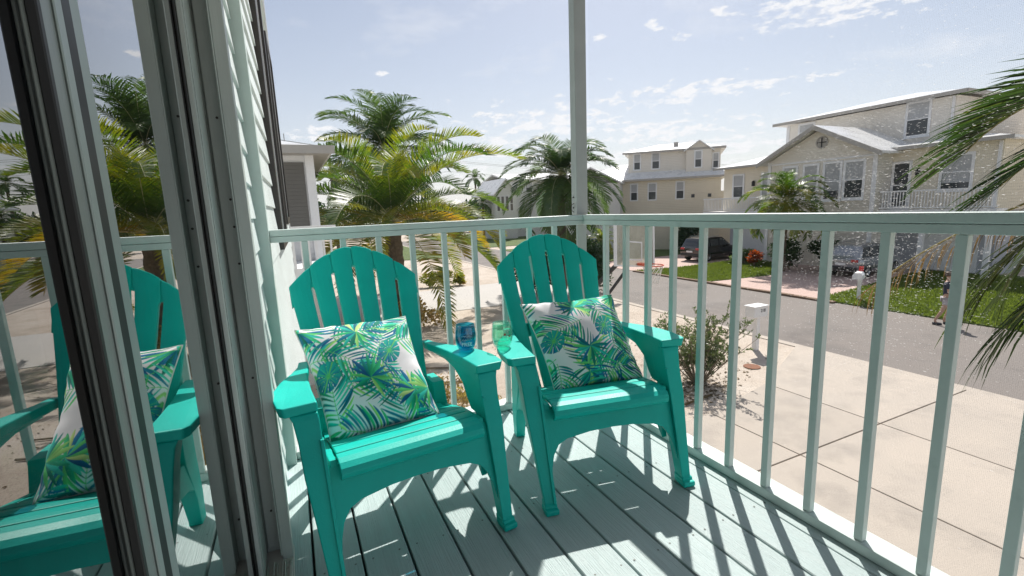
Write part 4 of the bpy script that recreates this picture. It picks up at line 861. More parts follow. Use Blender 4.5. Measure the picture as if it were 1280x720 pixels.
for k, ((x, y), lb) in enumerate(crot): shrub('croton', lb, (x, y, GZ), (.62, .7, .5)[k], (1.0, .9, .7)[k], M['leaf_croton'], 900, .16, 92 + k, cat='plant', group='crotons on the sand island')
# dry ground cover just below the back railing
gc = MB(); rnd = random.Random(14); gst = MB()
for k in range(330):
    x = rnd.uniform(0.1, 3.6); y = rnd.uniform(6.2, 8.6); hh = rnd.uniform(.2, .62)
    if math.hypot(x - 3.2, y - 8.2) > 2.9 and rnd.random() < .75: continue
    for q in range(12):
        p = Vector((x + rnd.gauss(0, .10), y + rnd.gauss(0, .10), GZ + hh * rnd.uniform(.2, 1))); a = rnd.uniform(0, 6.28); d = Vector((math.cos(a) * .6, math.sin(a) * .6, rnd.uniform(.2, 1))).normalized(); s_ = d.cross(Vector((rnd.uniform(-1, 1), rnd.uniform(-1, 1), .3))).normalized(); L = rnd.uniform(.07, .16)
        gc.add([p, p + d * L * .5 + s_ * L * .2, p + d * L, p + d * L * .5 - s_ * L * .2], [(0, 1, 2, 3)])
    gst.tube([(x, y, GZ), (x + rnd.gauss(0, .05), y + rnd.gauss(0, .05), GZ + hh)], [.006, .003], 4)
g_ = tag(gc.build('ground_cover', M['leaf_dry'], fix=False), 'dry yellow brown ground cover below the back railing', 'ground cover', kind='stuff')
# leaf litter and twigs on the sand
lt = MB(); rnd = random.Random(15)
for k in range(2200):
    if rnd.random() < .6: a = rnd.uniform(0, 6.28); r_ = abs(rnd.gauss(0, 1.3)); x, y = 8.7 + math.cos(a) * r_, 6.0 + math.sin(a) * r_
    else: x, y = rnd.uniform(0, 12), rnd.uniform(5.2, 17)
    a = rnd.uniform(0, 6.28); l = rnd.uniform(.03, .11); w2 = l * rnd.uniform(.15, .4); d = Vector((math.cos(a), math.sin(a), rnd.uniform(-.1, .25))); s_ = Vector((-d.y, d.x, rnd.uniform(-.2, .2))); p = Vector((x, y, GZ + .012))
    if x < 13.4 and y < 4.75 + max(0, x - 7.6) * .37: continue
    lt.add([p, p + d * l * .5 + s_ * w2, p + d * l, p + d * l * .5 - s_ * w2], [(0, 1, 2, 3)])
tag(lt.build('leaf_litter', M['palm_dead'], fix=False), 'scattered dry leaves and twigs lying on the sand', 'leaf litter', kind='stuff')
for k, (pts) in enumerate([[(1.2, 10.6), (2.6, 10.9), (3.9, 10.2), (5.3, 10.6)], [(2.4, 9.5), (3.7, 9.1), (5.0, 9.6)], [(6.6, 5.6), (7.5, 5.2), (8.4, 5.3)]]):
    mb = MB(); mb.tube([(x, y, GZ + .04) for x, y in pts], [.035, .03, .025, .02][:len(pts)], 6)
    tag(mb.build('fallen_frond_stalk', M['bark'] if k < 2 else M['palm_dead']), ('long bent grey branch lying farthest out on the sand', 'bent grey branch lying on the sand near the ground cover', 'straw coloured stalk lying under the twiggy shrub')[k], 'branch')
# hedges and trees
shrub('cactus_shrub', 'pale green bushy plant seen past the house corner', (0.9, 9.6, GZ), 0.8, 1.9, M['leaf_mid'], 900, .16, 61)
shrub('hedge_shrub', 'red leaved bush beside the lawn edge, next to the yard palm', (27.2, 18.9, GZ), 0.6, 1.1, M['leaf_red'], 500, .22, 62)
shrub('hedge_shrub', 'light green rounded bush at the end of the lawn strip', (27.9, 20.2, GZ), 1.2, 1.1, M['leaf_mid'], 1500, .18, 63)
shrub('hedge_shrub', 'dark shady hedge under the yard palm before the gabled house', (27.4, 16.6, GZ), 1.6, 2.0, M['leaf_dark'], 2600, .22, 64)
shrub('hedge_shrub', 'dark hedge beside the silver car under the gabled house', (28.6, 15.2, GZ), 1.2, 1.9, M['leaf_dark'], 2000, .22, 65)
shrub('hedge_shrub', 'tall dark bush behind the basketball hoop', (13.0, 16.6, GZ), 1.9, 3.0, M['leaf_dark'], 4200, .20, 66)
shrub('hedge_shrub', 'dark green bush below the garden palm near the railing corner post', (10.9, 18.3, GZ), 1.5, 2.2, M['leaf_dark'], 3000, .20, 67)
shrub('hedge_shrub', 'dry brown green bush at the foot of the date palm', (3.9, 15.5, GZ), 1.3, 1.3, M['leaf_dry'], 1600, .20, 68)
for k, (x, y, w2, h, lb) in enumerate([(16, 92, 9, 8.5, 'far broad tree at the end of the street, tallest one'), (2, 74, 8, 7, 'far tree behind the utility pole'), (33, 88, 7, 6.5, 'far tree behind the white gabled house'), (24, 84, 6, 6.0, 'far rounded tree between palm and white gabled house'), (-9, 66, 8, 8, 'far tree behind the grey neighbour house'), (44, 58, 5, 6, 'dark tree between the white gabled house and the middle cream house'), (52, 30, 5, 7.4, 'far tree behind the left wing of the gabled cream house')]):
    shrub('broadleaf_tree', lb, (x, y, GZ), w2 * .55, h, M['leaf_dark'], 2600, .55, 70 + k, cat='tree', group='far trees along the horizon', clumps=14, low=.2)
shrub('hedge_shrub', 'clipped dark hedge across the road behind the hoop', (21.4, 30.5, GZ), 1.8, 2.0, M['leaf_dark'], 2200, .28, 170)
shrub('hedge_shrub', 'long dark hedge behind the black parked vehicle', (31.2, 28.6, GZ), 2.0, 2.4, M['leaf_dark'], 2200, .28, 171)
# ================================================================== HOUSES ACROSS THE ROAD
def bx(name, x0, y0, z0, x1, y1, z1, mat, parent, bevel=0): return MB().box(x0, y0, z0, x1, y1, z1).build(name, mat, parent, bevel=bevel)
def window_x(parent, xf, y0, y1, z0, z1, blind=0.5, name='window'):
    """window in a wall facing -x; y0<y1"""
    wn = sub(name, parent); t_ = .13; e = .05
    for a, b, c, d in ((y0 - t_, y0, z0 - t_, z1 + t_), (y1, y1 + t_, z0 - t_, z1 + t_), (y0, y1, z1, z1 + t_), (y0, y1, z0 - t_, z0)): bx('frame', xf - e, a, c, xf - .002, b, d, M['white'], wn)
    zm = (z0 + z1) / 2; bx('sash_bar', xf - .04, y0, zm - .03, xf - .003, y1, zm + .03, M['white'], wn); bx('sill', xf - .10, y0 - .16, z0 - .19, xf - .002, y1 + .16, z0 - .131, M['white'], wn)
    hb_ = (math.sin(y0 * 12.9 + z0 * 7.7) * .5 + .5) * .7
    if hb_ > .25 and blind: bx('blind', xf - .022, y0 + .02, zm - .03 - hb_ * (zm - z0 - .05), xf - .0205, y1 - .02, zm - .031, M['blind'], wn)
    bx('pane', xf - .02, y0, z0, xf - .004, y1, zm - .03, M['win'], wn); bx('pane', xf - .02, y0, zm + .03, xf - .004, y1, z1, M['blind'] if blind else M['win'], wn); return wn
def roof_poly(name, quads, mat, parent, th=.14):
    """roof planes given as 3D polygons, each thickened downward"""
    mb = MB()
    for q in quads:
        n = len(q); mb.add([tuple(p) for p in q] + [(p[0], p[1], p[2] - th) for p in q], [tuple(range(n)), tuple(range(n, 2 * n))[::-1]] + [(i, (i + 1) % n, n + (i + 1) % n, n + i) for i in range(n)])
    return mb.build(name, mat, parent)
A = thing('gabled_house', 'large cream lap sided house with white metal roofs and a front gable', 'house')
bx('garage_wall', 32.4, 9.2, GZ, 45, 25.2, 0.05, M['garage'], A)
for y0 in (21.4, 9.8): bx('garage_door', 32.34, y0, GZ + .1, 32.398, y0 + 2.6, GZ + 2.4, M['white'], A)
mb = MB(); mb.prism([(13.65, GZ), (20.25, GZ), (20.25, 3.45), (16.97, 5.1), (13.65, 3.45)], lambda y, z: (30.0, y, z), lambda y, z: (36.0, y, z)); mb.build('gable_wall', M['cream2'], A)
bx('band', 29.96, 13.6, 3.20, 29.998, 20.3, 3.30, M['white'], A); bx('corner_board', 29.95, 20.06, GZ, 29.998, 20.28, 3.42, M['white'], A); bx('corner_board', 29.95, 13.62, GZ, 29.998, 13.84, 3.42, M['white'], A)
roof_poly('gable_roof', [[(29.4, 20.75, 3.40), (29.4, 16.97, 5.34), (37.5, 16.97, 5.34), (37.5, 20.75, 3.40)], [(29.4, 13.15, 3.40), (37.5, 13.15, 3.40), (37.5, 16.97, 5.34), (29.4, 16.97, 5.34)]], M['metal_roof'], A)
roof_poly('rake_board', [[(29.34, 20.77, 3.38), (29.34, 16.97, 5.33), (29.395, 16.97, 5.33), (29.395, 20.77, 3.38)], [(29.34, 13.13, 3.38), (29.395, 13.13, 3.38), (29.395, 16.97, 5.33), (29.34, 16.97, 5.33)]], M['soffit'], A, .26)
mb = MB(); mb.lathe([(0, 0), (.36, 0), (.36, .05), (.29, .05), (.29, .02), (0, .02)], 20); o = mb.build('round_vent', M['soffit'], A); o.rotation_euler = (0, R_(-90), 0); o.location = (29.99, 16.76, 4.31)
for a in (0, 90): bx('vent_bar', 29.925, 16.76 - (.28 if a else .025), 4.31 - (.025 if a else .28), 29.945, 16.76 + (.28 if a else .025), 4.31 + (.025 if a else .28), M['black_metal'], A)
window_x(A, 30.0, 15.58, 16.46, 0.90, 2.98); window_x(A, 30.0, 14.32, 15.26, 0.95, 2.96); window_x(A, 30.0, 16.95, 17.72, 0.95, 2.96); window_x(A, 30.0, 18.3, 19.1, 0.95, 2.96)
bx('wing_wall', 31.5, 9.0, 0.05, 44, 13.645, 3.48, M['cream'], A); bx('wing_wall', 31.5, 20.255, 0.05, 36, 25.2, 3.45, M['cream'], A)
roof_poly('wing_roof', [[(30.95, 8.5, 3.58), (30.95, 13.9, 3.58), (36.2, 13.9, 4.25), (36.2, 11.5, 4.25)], [(30.95, 8.5, 3.58), (36.2, 11.5, 4.25), (44.5, 11.5, 4.25), (44.5, 8.5, 3.58)]], M['metal_roof'], A, .12)
roof_poly('wing_roof', [[(30.95, 20.3, 3.52), (30.95, 25.8, 3.52), (36.2, 25.0, 4.5), (36.2, 20.3, 4.5)]], M['metal_roof'], A, .12)
bx('fascia', 30.90, 8.5, 3.42, 30.945, 13.6, 3.60, M['soffit'], A); bx('fascia', 30.90, 20.8, 3.38, 30.945, 25.8, 3.54, M['soffit'], A)
window_x(A, 31.5, 12.80, 13.50, 0.35, 2.70, 0, 'balcony_door'); window_x(A, 31.5, 10.15, 11.30, 1.22, 2.88); window_x(A, 31.5, 23.45, 24.25, 1.27, 2.85); window_x(A, 31.5, 21.0, 21.8, 1.0, 2.8)
for y in (12.35, 22.5):
    ln = sub('wall_lantern', A); bx('lamp_body', 31.32, y - .08, 2.0, 31.45, y + .08, 2.28, M['black_metal'], ln); bx('bracket', 31.44, y - .03, 2.2, 31.498, y + .03, 2.4, M['black_metal'], ln); mb = MB(); mb.lathe([(.13, 0), (.02, .12), (0, .12)], 8, (31.385, y, 2.281)); mb.build('cap', M['black_metal'], ln)
def balcony(parent, x0, x1, y0, y1, zf, ht):
    b = sub('balcony', parent); bx('floor', x0, y0, zf - .22, x1, y1, zf, M['white'], b); bx('hand_rail', x0, y0, zf + ht - .08, x0 + .08, y1, zf + ht, M['white'], b); bx('bottom_rail', x0 + .01, y0, zf + .08, x0 + .07, y1, zf + .14, M['white'], b)
    me = MB().box(0, 0, 0, .035, .04, ht - .22).mesh('picket', M['white']); y = y0 + .06
    while y < y1 - .06: inst(me, 'picket', b, (x0 + .02, y, zf + .14)); y += .14
balcony(A, 30.4, 31.498, 8.6, 13.60, 0.18, 1.04); balcony(A, 30.4, 31.498, 20.3, 26.2, 0.20, 1.02)
for y in (8.7, 11.4, 25.9): bx('balcony_post', 30.45, y, GZ, 30.65, y + .2, -.05, M['white'], A)
bx('upper_wall', 35.0, 12.5, 3.4, 44, 22.6, 6.45, M['cream2'], A)
roof_poly('upper_roof', [[(34.3, 11.8, 6.58), (34.3, 23.3, 6.58), (39.6, 18.6, 7.75), (39.6, 16.6, 7.75)], [(34.3, 23.3, 6.58), (45, 23.3, 6.58), (39.6, 18.6, 7.75)], [(45, 23.3, 6.58), (45, 11.8, 6.58), (39.6, 16.6, 7.75), (39.6, 18.6, 7.75)], [(45, 11.8, 6.58), (34.3, 11.8, 6.58), (39.6, 16.6, 7.75)]], M['metal_roof'], A, .14)
bx('fascia', 34.25, 11.8, 6.40, 34.295, 23.3, 6.60, M['soffit'], A); bx('fascia', 34.3, 11.75, 6.40, 45, 11.795, 6.60, M['soffit'], A); bx('downspout', 31.40, 9.05, .2, 31.497, 9.17, 3.4, M['white'], A); bx('downspout', 31.40, 20.35, .2, 31.497, 20.47, 3.4, M['white'], A); bx('downspout', 34.90, 12.55, 4.1, 34.997, 12.66, 6.4, M['white'], A); bx('corner_board', 34.95, 22.4, 3.6, 34.998, 22.62, 6.42, M['white'], A)
window_x(A, 35.0, 20.6, 21.6, 5.2, 6.25); window_x(A, 35.0, 13.75, 14.8, 4.52, 6.36)
# --- middle house, turned towards us
BO = (0.082 + 46 * math.sin(R_(45)), -2.03 + 46 * math.cos(R_(45)), 0)
B = thing('cream_house', 'cream two storey house with hipped white roof and a gabled dormer', 'house', BO, R_(-45))
def window_y(parent, yf, x0, x1, z0, z1, blind=1, t_=.11):
    wn = sub('window', parent)
    for a, b, c, d in ((x0 - t_, x0, z0 - t_, z1 + t_), (x1, x1 + t_, z0 - t_, z1 + t_), (x0, x1, z1, z1 + t_), (x0, x1, z0 - t_, z0)): bx('frame', a, yf - .05, c, b, yf - .002, d, M['white'], wn)
    zm = (z0 + z1) / 2; bx('sash_bar', x0, yf - .04, zm - .03, x1, yf - .003, zm + .03, M['white'], wn); bx('pane', x0, yf - .02, z0, x1, yf - .004, zm - .03, M['win'], wn); bx('pane', x0, yf - .02, zm + .03, x1, yf - .004, z1, M['blind'] if blind else M['win'], wn); return wn
bx('wall', -9.5, 0, GZ, 3.05, 11, 3.22, M['cream'], B); bx('upper_wall', -5.0, 1.0, 3.1, 3.0, 9, 5.72, M['cream2'], B)
mb = MB(); mb.prism([(0.12, 3.1), (2.24, 3.1), (2.24, 5.62), (1.2, 6.35), (0.12, 5.66)], lambda x, z: (x, 0.5, z), lambda x, z: (x, 3.2, z)); mb.build('dormer_wall', M['cream2'], B)
roof_poly('dormer_roof', [[(-.1, .25, 5.56), (1.2, .25, 6.42), (1.2, 5, 6.42), (-.1, 5, 5.56)], [(2.45, .25, 5.50), (2.45, 5, 5.50), (1.2, 5, 6.42), (1.2, .25, 6.42)]], M['metal_roof'], B, .10)
roof_poly('lower_roof', [[(-10, -.5, 3.24), (3.55, -.5, 3.24), (3.0, 1.0, 3.95), (-9, 1.0, 3.95)], [(-10, -.5, 3.24), (-9, 1.0, 3.95), (-6.2, 5, 5.0), (-10, 11.5, 3.24)], [(3.55, -.5, 3.24), (3.55, 11.5, 3.24), (3.0, 9, 3.95), (3.0, 1.0, 3.95)], [(-9, 1, 3.95), (-5, 1, 3.95), (-5, 5, 5.0), (-6.2, 5, 5.0)]], M['metal_roof'], B, .12)
roof_poly('upper_roof', [[(-5.5, .5, 5.78), (3.4, .5, 5.70), (1.0, 5, 6.75), (-2.6, 5, 6.75)], [(-5.5, .5, 5.78), (-2.6, 5, 6.75), (-5.5, 9.5, 5.78)], [(3.4, .5, 5.70), (3.4, 9.5, 5.70), (1.0, 5, 6.75)], [(-5.5, 9.5, 5.78), (-2.6, 5, 6.75), (1, 5, 6.75), (3.4, 9.5, 5.7)]], M['metal_roof'], B, .12)
bx('fascia', -5.5, .45, 5.60, 3.4, .495, 5.77, M['soffit'], B); bx('fascia', -10, -.55, 3.08, 3.55, -.505, 3.25, M['soffit'], B); bx('roof_vent', -1.0, 2.6, 6.2, -.6, 3.0, 6.62, M['soffit'], B)
for x0, x1 in ((-4.64, -4.12), (-3.06, -2.45), (-.63, -.06)): window_y(B, 0, x0, x1, 1.38, 2.80)
for x0, x1 in ((-4.46, -3.95), (-2.82, -2.24)): window_y(B, 1.0, x0, x1, 4.22, 5.56)
window_y(B, .5, .90, 1.38, 4.1, 5.45); window_y(B, 1.0, 2.42, 2.8, 4.0, 5.2)
for x in (.62, 2.0): bx('vent_window', x, -.03, 1.40, x + .28, -.002, 1.70, M['win'], B)
bx('entry_block', -10.5, -2.0, GZ, -5.4, -.002, 3.0, M['offwhite'], B); roof_poly('entry_roof', [[(-10.8, -2.4, 3.0), (-8.0, -2.4, 4.5), (-8.0, 2, 4.5), (-10.8, 2, 3.0)], [(-5.2, -2.4, 3.0), (-5.2, 2, 3.0), (-8.0, 2, 4.5), (-8.0, -2.4, 4.5)]], M['metal_roof'], B)
bx('porch_panel', 3.06, -1.2, .25, 6.5, -1.1, 1.25, M['white'], B); bx('side_wall', 3.06, .5, GZ, 6.6, 8, 1.9, M['cream'], B)
# --- white gabled house at the end of the street
Cc = thing('white_house', 'distant white gabled house half hidden by the garden palm', 'house', (0, 60, 0))
mb = MB(); mb.prism([(26.7, GZ), (30.1, GZ), (30.1, 3.35), (28.3, 5.15), (26.7, 3.35)], lambda x, z: (x, 0, z), lambda x, z: (x, 7, z)); mb.build('gable_wall', M['offwhite'], Cc)
roof_poly('gable_roof', [[(26.3, -.5, 3.05), (28.3, -.5, 5.30), (28.3, 8, 5.30), (26.3, 8, 3.05)], [(30.5, -.5, 3.05), (30.5, 8, 3.05), (28.3, 8, 5.30), (28.3, -.5, 5.30)]], M['metal_roof'], Cc, .2)
for x in (27.0, 27.65, 28.35, 29.05): window_y(Cc, 0, x, x + .42, .75, 2.75, 0, .08)
window_y(Cc, 0, 28.1, 28.4, 3.9, 4.4, 0, .06)
bx('wall', 30.11, 3, GZ, 44, 12, 5.2, M['offwhite'], Cc); roof_poly('roof', [[(29.6, 2.3, 5.3), (44.6, 2.3, 5.3), (44.6, 7.5, 6.4), (29.6, 7.5, 6.4)], [(29.6, 12.5, 5.3), (29.6, 7.5, 6.4), (44.6, 7.5, 6.4), (44.6, 12.5, 5.3)]], M['metal_roof'], Cc, .2); window_y(Cc, 3, 33.2, 34.2, 3.4, 4.8)
# --- next door house, left
Dn = thing('neighbour_house', 'grey shuttered house with pale eaves just past our house corner', 'house', (0, 11, 0))
bx('wall', -9, 0, GZ, 0.74, 9, 2.62, M['offwhite'], Dn); bx('shutter', .02, -.04, 0.86, .56, -.002, 2.42, M['grey_shutter'], Dn); bx('corner_post', .60, -.08, GZ, .80, -.003, 2.6, M['white'], Dn); bx('shutter', -2.2, -.04, .86, -.1, -.002, 2.42, M['grey_shutter'], Dn)
roof_poly('roof', [[(-9.5, -.6, 2.70), (1.22, -.6, 2.70), (-2.5, 4.5, 3.9), (-7, 4.5, 3.9)], [(1.22, -.6, 2.70), (1.22, 9.6, 2.70), (-2.5, 4.5, 3.9)]], M['metal_roof'], Dn, .10); bx('soffit', -9.4, -.55, 2.585, 1.16, 9, 2.60, M['soffit'], Dn); bx('fascia', -9.5, -.64, 2.57, 1.26, -.605, 2.76, M['soffit'], Dn)
bx('deck_floor', -3, -2.0, -.2, 1.0, -.081, 0, M['white'], Dn); bx('hand_rail', -3, -2.0, .84, 1.0, -1.94, .90, M['white'], Dn)
me = MB().box(0, 0, 0, .04, .04, .84).mesh('picket', M['white'])
for k in range(26): inst(me, 'picket', Dn, (-2.9 + k * .15, -1.99, 0))
for k in range(3): mb = MB(); mb.tube([(-2.2 + k * 1.2, 1.0, 3.0), (-2.2 + k * 1.2, 1.0, 3.25)], .012, 5); mb.build('roof_stay', M['metal'], Dn)
mb = MB(); mb.tube([(-3.2, 1.0, 3.55), (1.0, .2, 2.85)], .010, 5); mb.build('roof_cable', M['metal'], Dn)
# utility pole and wires
up_ = thing('utility_pole', 'wooden utility pole with crossarms behind the grey neighbour house', 'pole', (4.05, 45, GZ))
mb = MB(); mb.tube([(0, 0, 0), (0, 0, 9.6)], [.16, .11], 8); mb.build('shaft', M['pole_wood'], up_)
for z in (9.2, 8.3): bx('crossarm', -1.1, -.06, z, 1.1, .06, z + .12, M['pole_wood'], up_)
for x in (-.9, 0, .9): mb = MB(); mb.lathe([(.05, 0), (.07, .1), (.03, .2), (0, .2)], 8, (x, 0, 9.322)); mb.build('insulator', M['metal'], up_)
for k, (z, x) in enumerate(((9.55, -.9), (9.55, .9), (8.45, 0))):
    mb = MB(); mb.tube([(lerp(-60, 130, i / 40), 45 + x * .6 + .12 * i, GZ + z - 1.0 * math.sin(math.pi * ((i * 2.5 % 20) / 20))) for i in range(41)], .012, 4); tag(mb.build('power_line', M['black_metal']), ('power line on the upper crossarm, house side', 'power line on the upper crossarm, road side', 'lower power line on the utility pole')[k], 'cable')

# ================================================================== VEHICLES
def suv(name, label, rear, rz, paint, L=4.7, Wd=1.88, H=1.72):
    """origin at the rear axle-side bumper centre on the ground, car points along +x"""
    c = thing(name, label, 'car', rear, rz); hw = Wd / 2
    # body: stations along x, half section as (y, z) list
    def sect(x, zb, zs, wtop):   # lower body half section
        return [(hw * .90, zb), (hw * .985, zb + .16), (hw, zb + .40), (hw * .985, zs - .10), (hw * .93, zs), (0, zs + .02)]
    st = [(0.00, .48, .98, 0), (.06, .36, 1.04, 0), (.5, .28, 1.06, 0), (1.6, .26, 1.06, 0), (3.0, .26, 1.05, 0), (3.55, .26, 1.02, 0), (4.2, .28, .96, 0), (4.55, .34, .86, 0), (4.70, .46, .74, 0)]
    mb = MB(); vs = []; k = 11
    for i, (x, zb, zs, _) in enumerate(st):
        h = sect(x, zb, zs, 0); tp = {0: .93, 1: .97, 7: .93, 8: .80}.get(i, 1.0)
        ring = [(y * tp, z) for y, z in h]; full = [(-y, z) for y, z in ring[:-1]] + [ring[-1]] + ring[:-1][::-1]
        vs += [(x * L / 4.7, y, z) for y, z in full]
    n = len(st); fs = [(i * k + a, i * k + (a + 1) % k, (i + 1) * k + (a + 1) % k, (i + 1) * k + a) for i in range(n - 1) for a in range(k)] + [tuple(range(k)), tuple(range((n - 1) * k, n * k))[::-1]]
    mb.add(vs, fs); body = mb.build('body', paint, c, smooth=True, bevel=.02)
    # greenhouse
    gh = [(.10, hw * .90, 1.04), (.42, hw * .76, H - .10), (.75, hw * .76, H - .015), (1.9, hw * .76, H), (2.6, hw * .74, H - .05), (3.45, hw * .88, 1.03)]
    mb = MB(); vs = []
    for x, y, z in gh: vs += [(x * L / 4.7, -y, z), (x * L / 4.7, y, z)]
    lo = [(gh[0][0], hw * .90, 1.03), (gh[-1][0], hw * .88, 1.02)]
    sec = [(.10, .90, 1.04, .90), (.42, .78, H - .10, .90), (.75, .76, H - .015, .91), (1.9, .76, H, .92), (2.6, .75, H - .05, .92), (3.1, .82, 1.32, .92), (3.45, .88, 1.05, .90)]
    vs = []; 
    for x, yt, z, yb in sec:
        x *= L / 4.7; vs += [(x, -hw * yb, 1.02), (x, -hw * yt, z), (x, -hw * yt * .6, z + .03), (x, hw * yt * .6, z + .03), (x, hw * yt, z), (x, hw * yb, 1.02)]
    mb = MB(); n = len(sec); fs = [(i * 6 + a, i * 6 + a + 1, (i + 1) * 6 + a + 1, (i + 1) * 6 + a) for i in range(n - 1) for a in range(5)] + [(0, 1, 2, 3, 4, 5), tuple(range(6 * n - 6, 6 * n))[::-1]]
    mb.add(vs, fs); mb.build('cabin', paint, c, smooth=True, bevel=.02)
    # glass
    def glass(name, q):
        mb = MB(); mb.add(q, [tuple(range(len(q)))]); o = mb.build(name, M['car_glass'], c); m = o.modifiers.new('solid', 'SOLIDIFY'); m.thickness = .012; m.offset = 1; return o
    glass('rear_window', [(.145, -hw * .80, 1.12), (.145, hw * .80, 1.12), (.395, hw * .70, H - .16), (.395, -hw * .70, H - .16)])
    glass('windscreen', [(3.40 * L / 4.7, hw * .80, 1.12), (3.40 * L / 4.7, -hw * .80, 1.12), (2.68 * L / 4.7, -hw * .68, H - .08), (2.68 * L / 4.7, hw * .68, H - .08)])
    for s in (-1, 1):
        for xa, xb, xc, xd in ((.45, 1.10, 1.10, .62), (1.18, 2.05, 2.05, 1.18), (2.13, 3.05, 2.55, 2.13)):
            f = L / 4.7; ya = s * (hw * .905 + .012); yb = s * (hw * .785 + .012)
            q = [(xa * f, ya, 1.10), (xb * f, ya, 1.10), (xc * f, yb, H - .14), (xd * f, yb, H - .14)]; glass('side_window', q if s < 0 else q[::-1])
        tl = MB(); tl.box(-.012, min(s * hw * .52, s * hw * .90), .86, .10, max(s * hw * .52, s * hw * .90), 1.01); tl.build('tail_light', M['redlamp'], c, bevel=.02)
        hl = MB(); hl.box(4.40 * L / 4.7, min(s * hw * .50, s * hw * .88), .66, 4.66 * L / 4.7, max(s * hw * .50, s * hw * .88), .78); hl.build('headlight', M['clearlamp'], c, bevel=.03)
        mr = MB(); mr.box(2.75 * L / 4.7, min(s * hw * .98, s * (hw + .20)), 1.02, 2.92 * L / 4.7, max(s * hw * .98, s * (hw + .20)), 1.16); mr.build('mirror', paint, c, bevel=.03)
        for x in (.86, 3.72):
            w_ = sub('wheel', c); w_.location = (x * L / 4.7, s * (hw - .10), .35); w_.rotation_euler = (R_(90), 0, 0)
            mb = MB(); mb.lathe([(.22, -.11), (.33, -.11), (.35, -.08), (.35, .08), (.33, .11), (.22, .11)], 24); mb.build('tyre', M['tyre'], w_, smooth=True)
            mb = MB(); mb.lathe([(.0, -.08), (.21, -.06), (.225, -.1), (.225, .1), (.21, .06), (0, .08)], 20); mb.build('rim', M['rimm'], w_)
    MB().box(-.05, -hw * .86, .40, .05, hw * .86, .60).build('rear_bumper', M['black_metal'], c, bevel=.03)
    MB().box(-.056, -.26, .68, -.02, .26, .80).build('licence_plate', M['white'], c)
    for s in (-1, 1): mb = MB(); mb.tube([(.7, s * hw * .66, H + .05), (2.4, s * hw * .64, H + .04)], .018, 6); mb.build('roof_rail', M['rimm'], c)
    return c
suv('parked_suv', 'black sport utility vehicle parked before the middle cream house', (26.3, 23.5, GZ + .03), R_(4), M['blk_paint'])
suv('parked_suv', 'silver grey sport utility vehicle parked beside the gabled house', (26.6, 13.2, GZ + .03), R_(2), M['silver_paint'], 4.5, 1.85, 1.75)

# ================================================================== STREET THINGS
mbx = thing('mailbox', 'white mailbox numbered 218 on a post beside the driveway', 'mailbox', (12.15, 7.1, GZ), R_(0))
MB().box(-.07, -.07, 0, .07, .07, 1.02).build('post', M['white'], mbx, bevel=.006)
mb = MB(); mb.box(-.30, -.15, 1.02, .26, .17, 1.33); mb.build('box', M['white'], mbx, bevel=.012)
mb = MB(); mb.prism([(-.32, 1.332), (.28, 1.332), (.28, 1.352), (-.32, 1.352)], lambda x, z: (x, -.18, z), lambda x, z: (x, .20, z)); mb.build('lid', M['white'], mbx, bevel=.004)
MB().box(.262, -.12, 1.05, .272, .14, 1.30).build('door', M['white'], mbx, bevel=.004)
def flat_text(txt, size, mat, name, parent, loc, rot):
    cu = bpy.data.curves.new(name, 'FONT'); cu.body = txt; cu.size = size; cu.align_x = 'CENTER'; cu.extrude = .001; cu.offset = .003; tmp = bpy.data.objects.new(name, cu); COL.objects.link(tmp); dg = bpy.context.evaluated_depsgraph_get(); me = bpy.data.meshes.new_from_object(tmp.evaluated_get(dg)); bpy.data.objects.remove(tmp)
    me.materials.clear(); me.materials.append(mat); o = bpy.data.objects.new(name, me); COL.objects.link(o); o.parent = parent; o.location = loc; o.rotation_euler = rot; return o
flat_text('218', .13, M['ink'], 'number', mbx, (.06, -.1525, 1.17), (R_(90), 0, 0))
m2 = thing('mailbox', 'white mailbox with a red flag on the far verge', 'mailbox', (21.3, 9.35, GZ + .05), R_(20))
MB().box(-.06, -.06, 0, .06, .06, 1.15).build('post', M['white'], m2, bevel=.006); mb = MB(); mb.prism([(-.17, .95), (.17, .95), (.17, 1.12), (.10, 1.22), (-.10, 1.22), (-.17, 1.12)], lambda y, z: (-.65, y, z), lambda y, z: (-.061, y, z)); mb.build('box', M['white'], m2); MB().box(-.01, -.1, 1.16, .03, .06, 1.42).build('flag', M['red'], m2, bevel=.004)
cv = MB(); cv.lathe([(0, .0), (.21, 0), (.21, .012), (.19, .016), (0, .018)], 24, (10.8, 6.15, GZ + .008)); tag(cv.build('meter_cover', M['rust']), 'round rusty meter cover in the sand near the mailbox', 'cover')
# basketball hoop
hp = thing('basketball_hoop', 'basketball hoop with a clear leaning backboard beyond the railing', 'basketball hoop', (6.95, 6.15, GZ), R_(14))
mb = MB(); mb.tube([(-.35, .95, 0), (-.35, .95, 2.5), (-.10, .22, 3.3)], [.06, .06, .05], 10); mb.build('pole', M['black_metal'], hp); mb = MB(); mb.tube([(-.35, .95, 1.9), (-.08, .2, 3.0)], .035, 8); mb.build('brace', M['black_metal'], hp)
MB().box(-.85, .55, 0, .15, 1.5, .18).build('base', M['black_metal'], hp, bevel=.04)
bd = sub('backboard', hp); bd.location = (0, .08, 3.52); bd.rotation_euler = (R_(-6), R_(7), 0)
MB().box(-.66, -.01, -.47, .66, .006, .47).build('sheet', M['acrylic'], bd)
for a in ((-.69, -.5, -.66, .5), (.66, -.5, .69, .5), (-.66, -.5, .66, -.47), (-.66, .47, .66, .5)): MB().box(a[0] - (.02 if a[0] == -.69 else 0), -.03, a[1], a[2] + (.02 if a[0] == .66 else 0), .02, a[3]).build('board_frame', M['white'], bd)
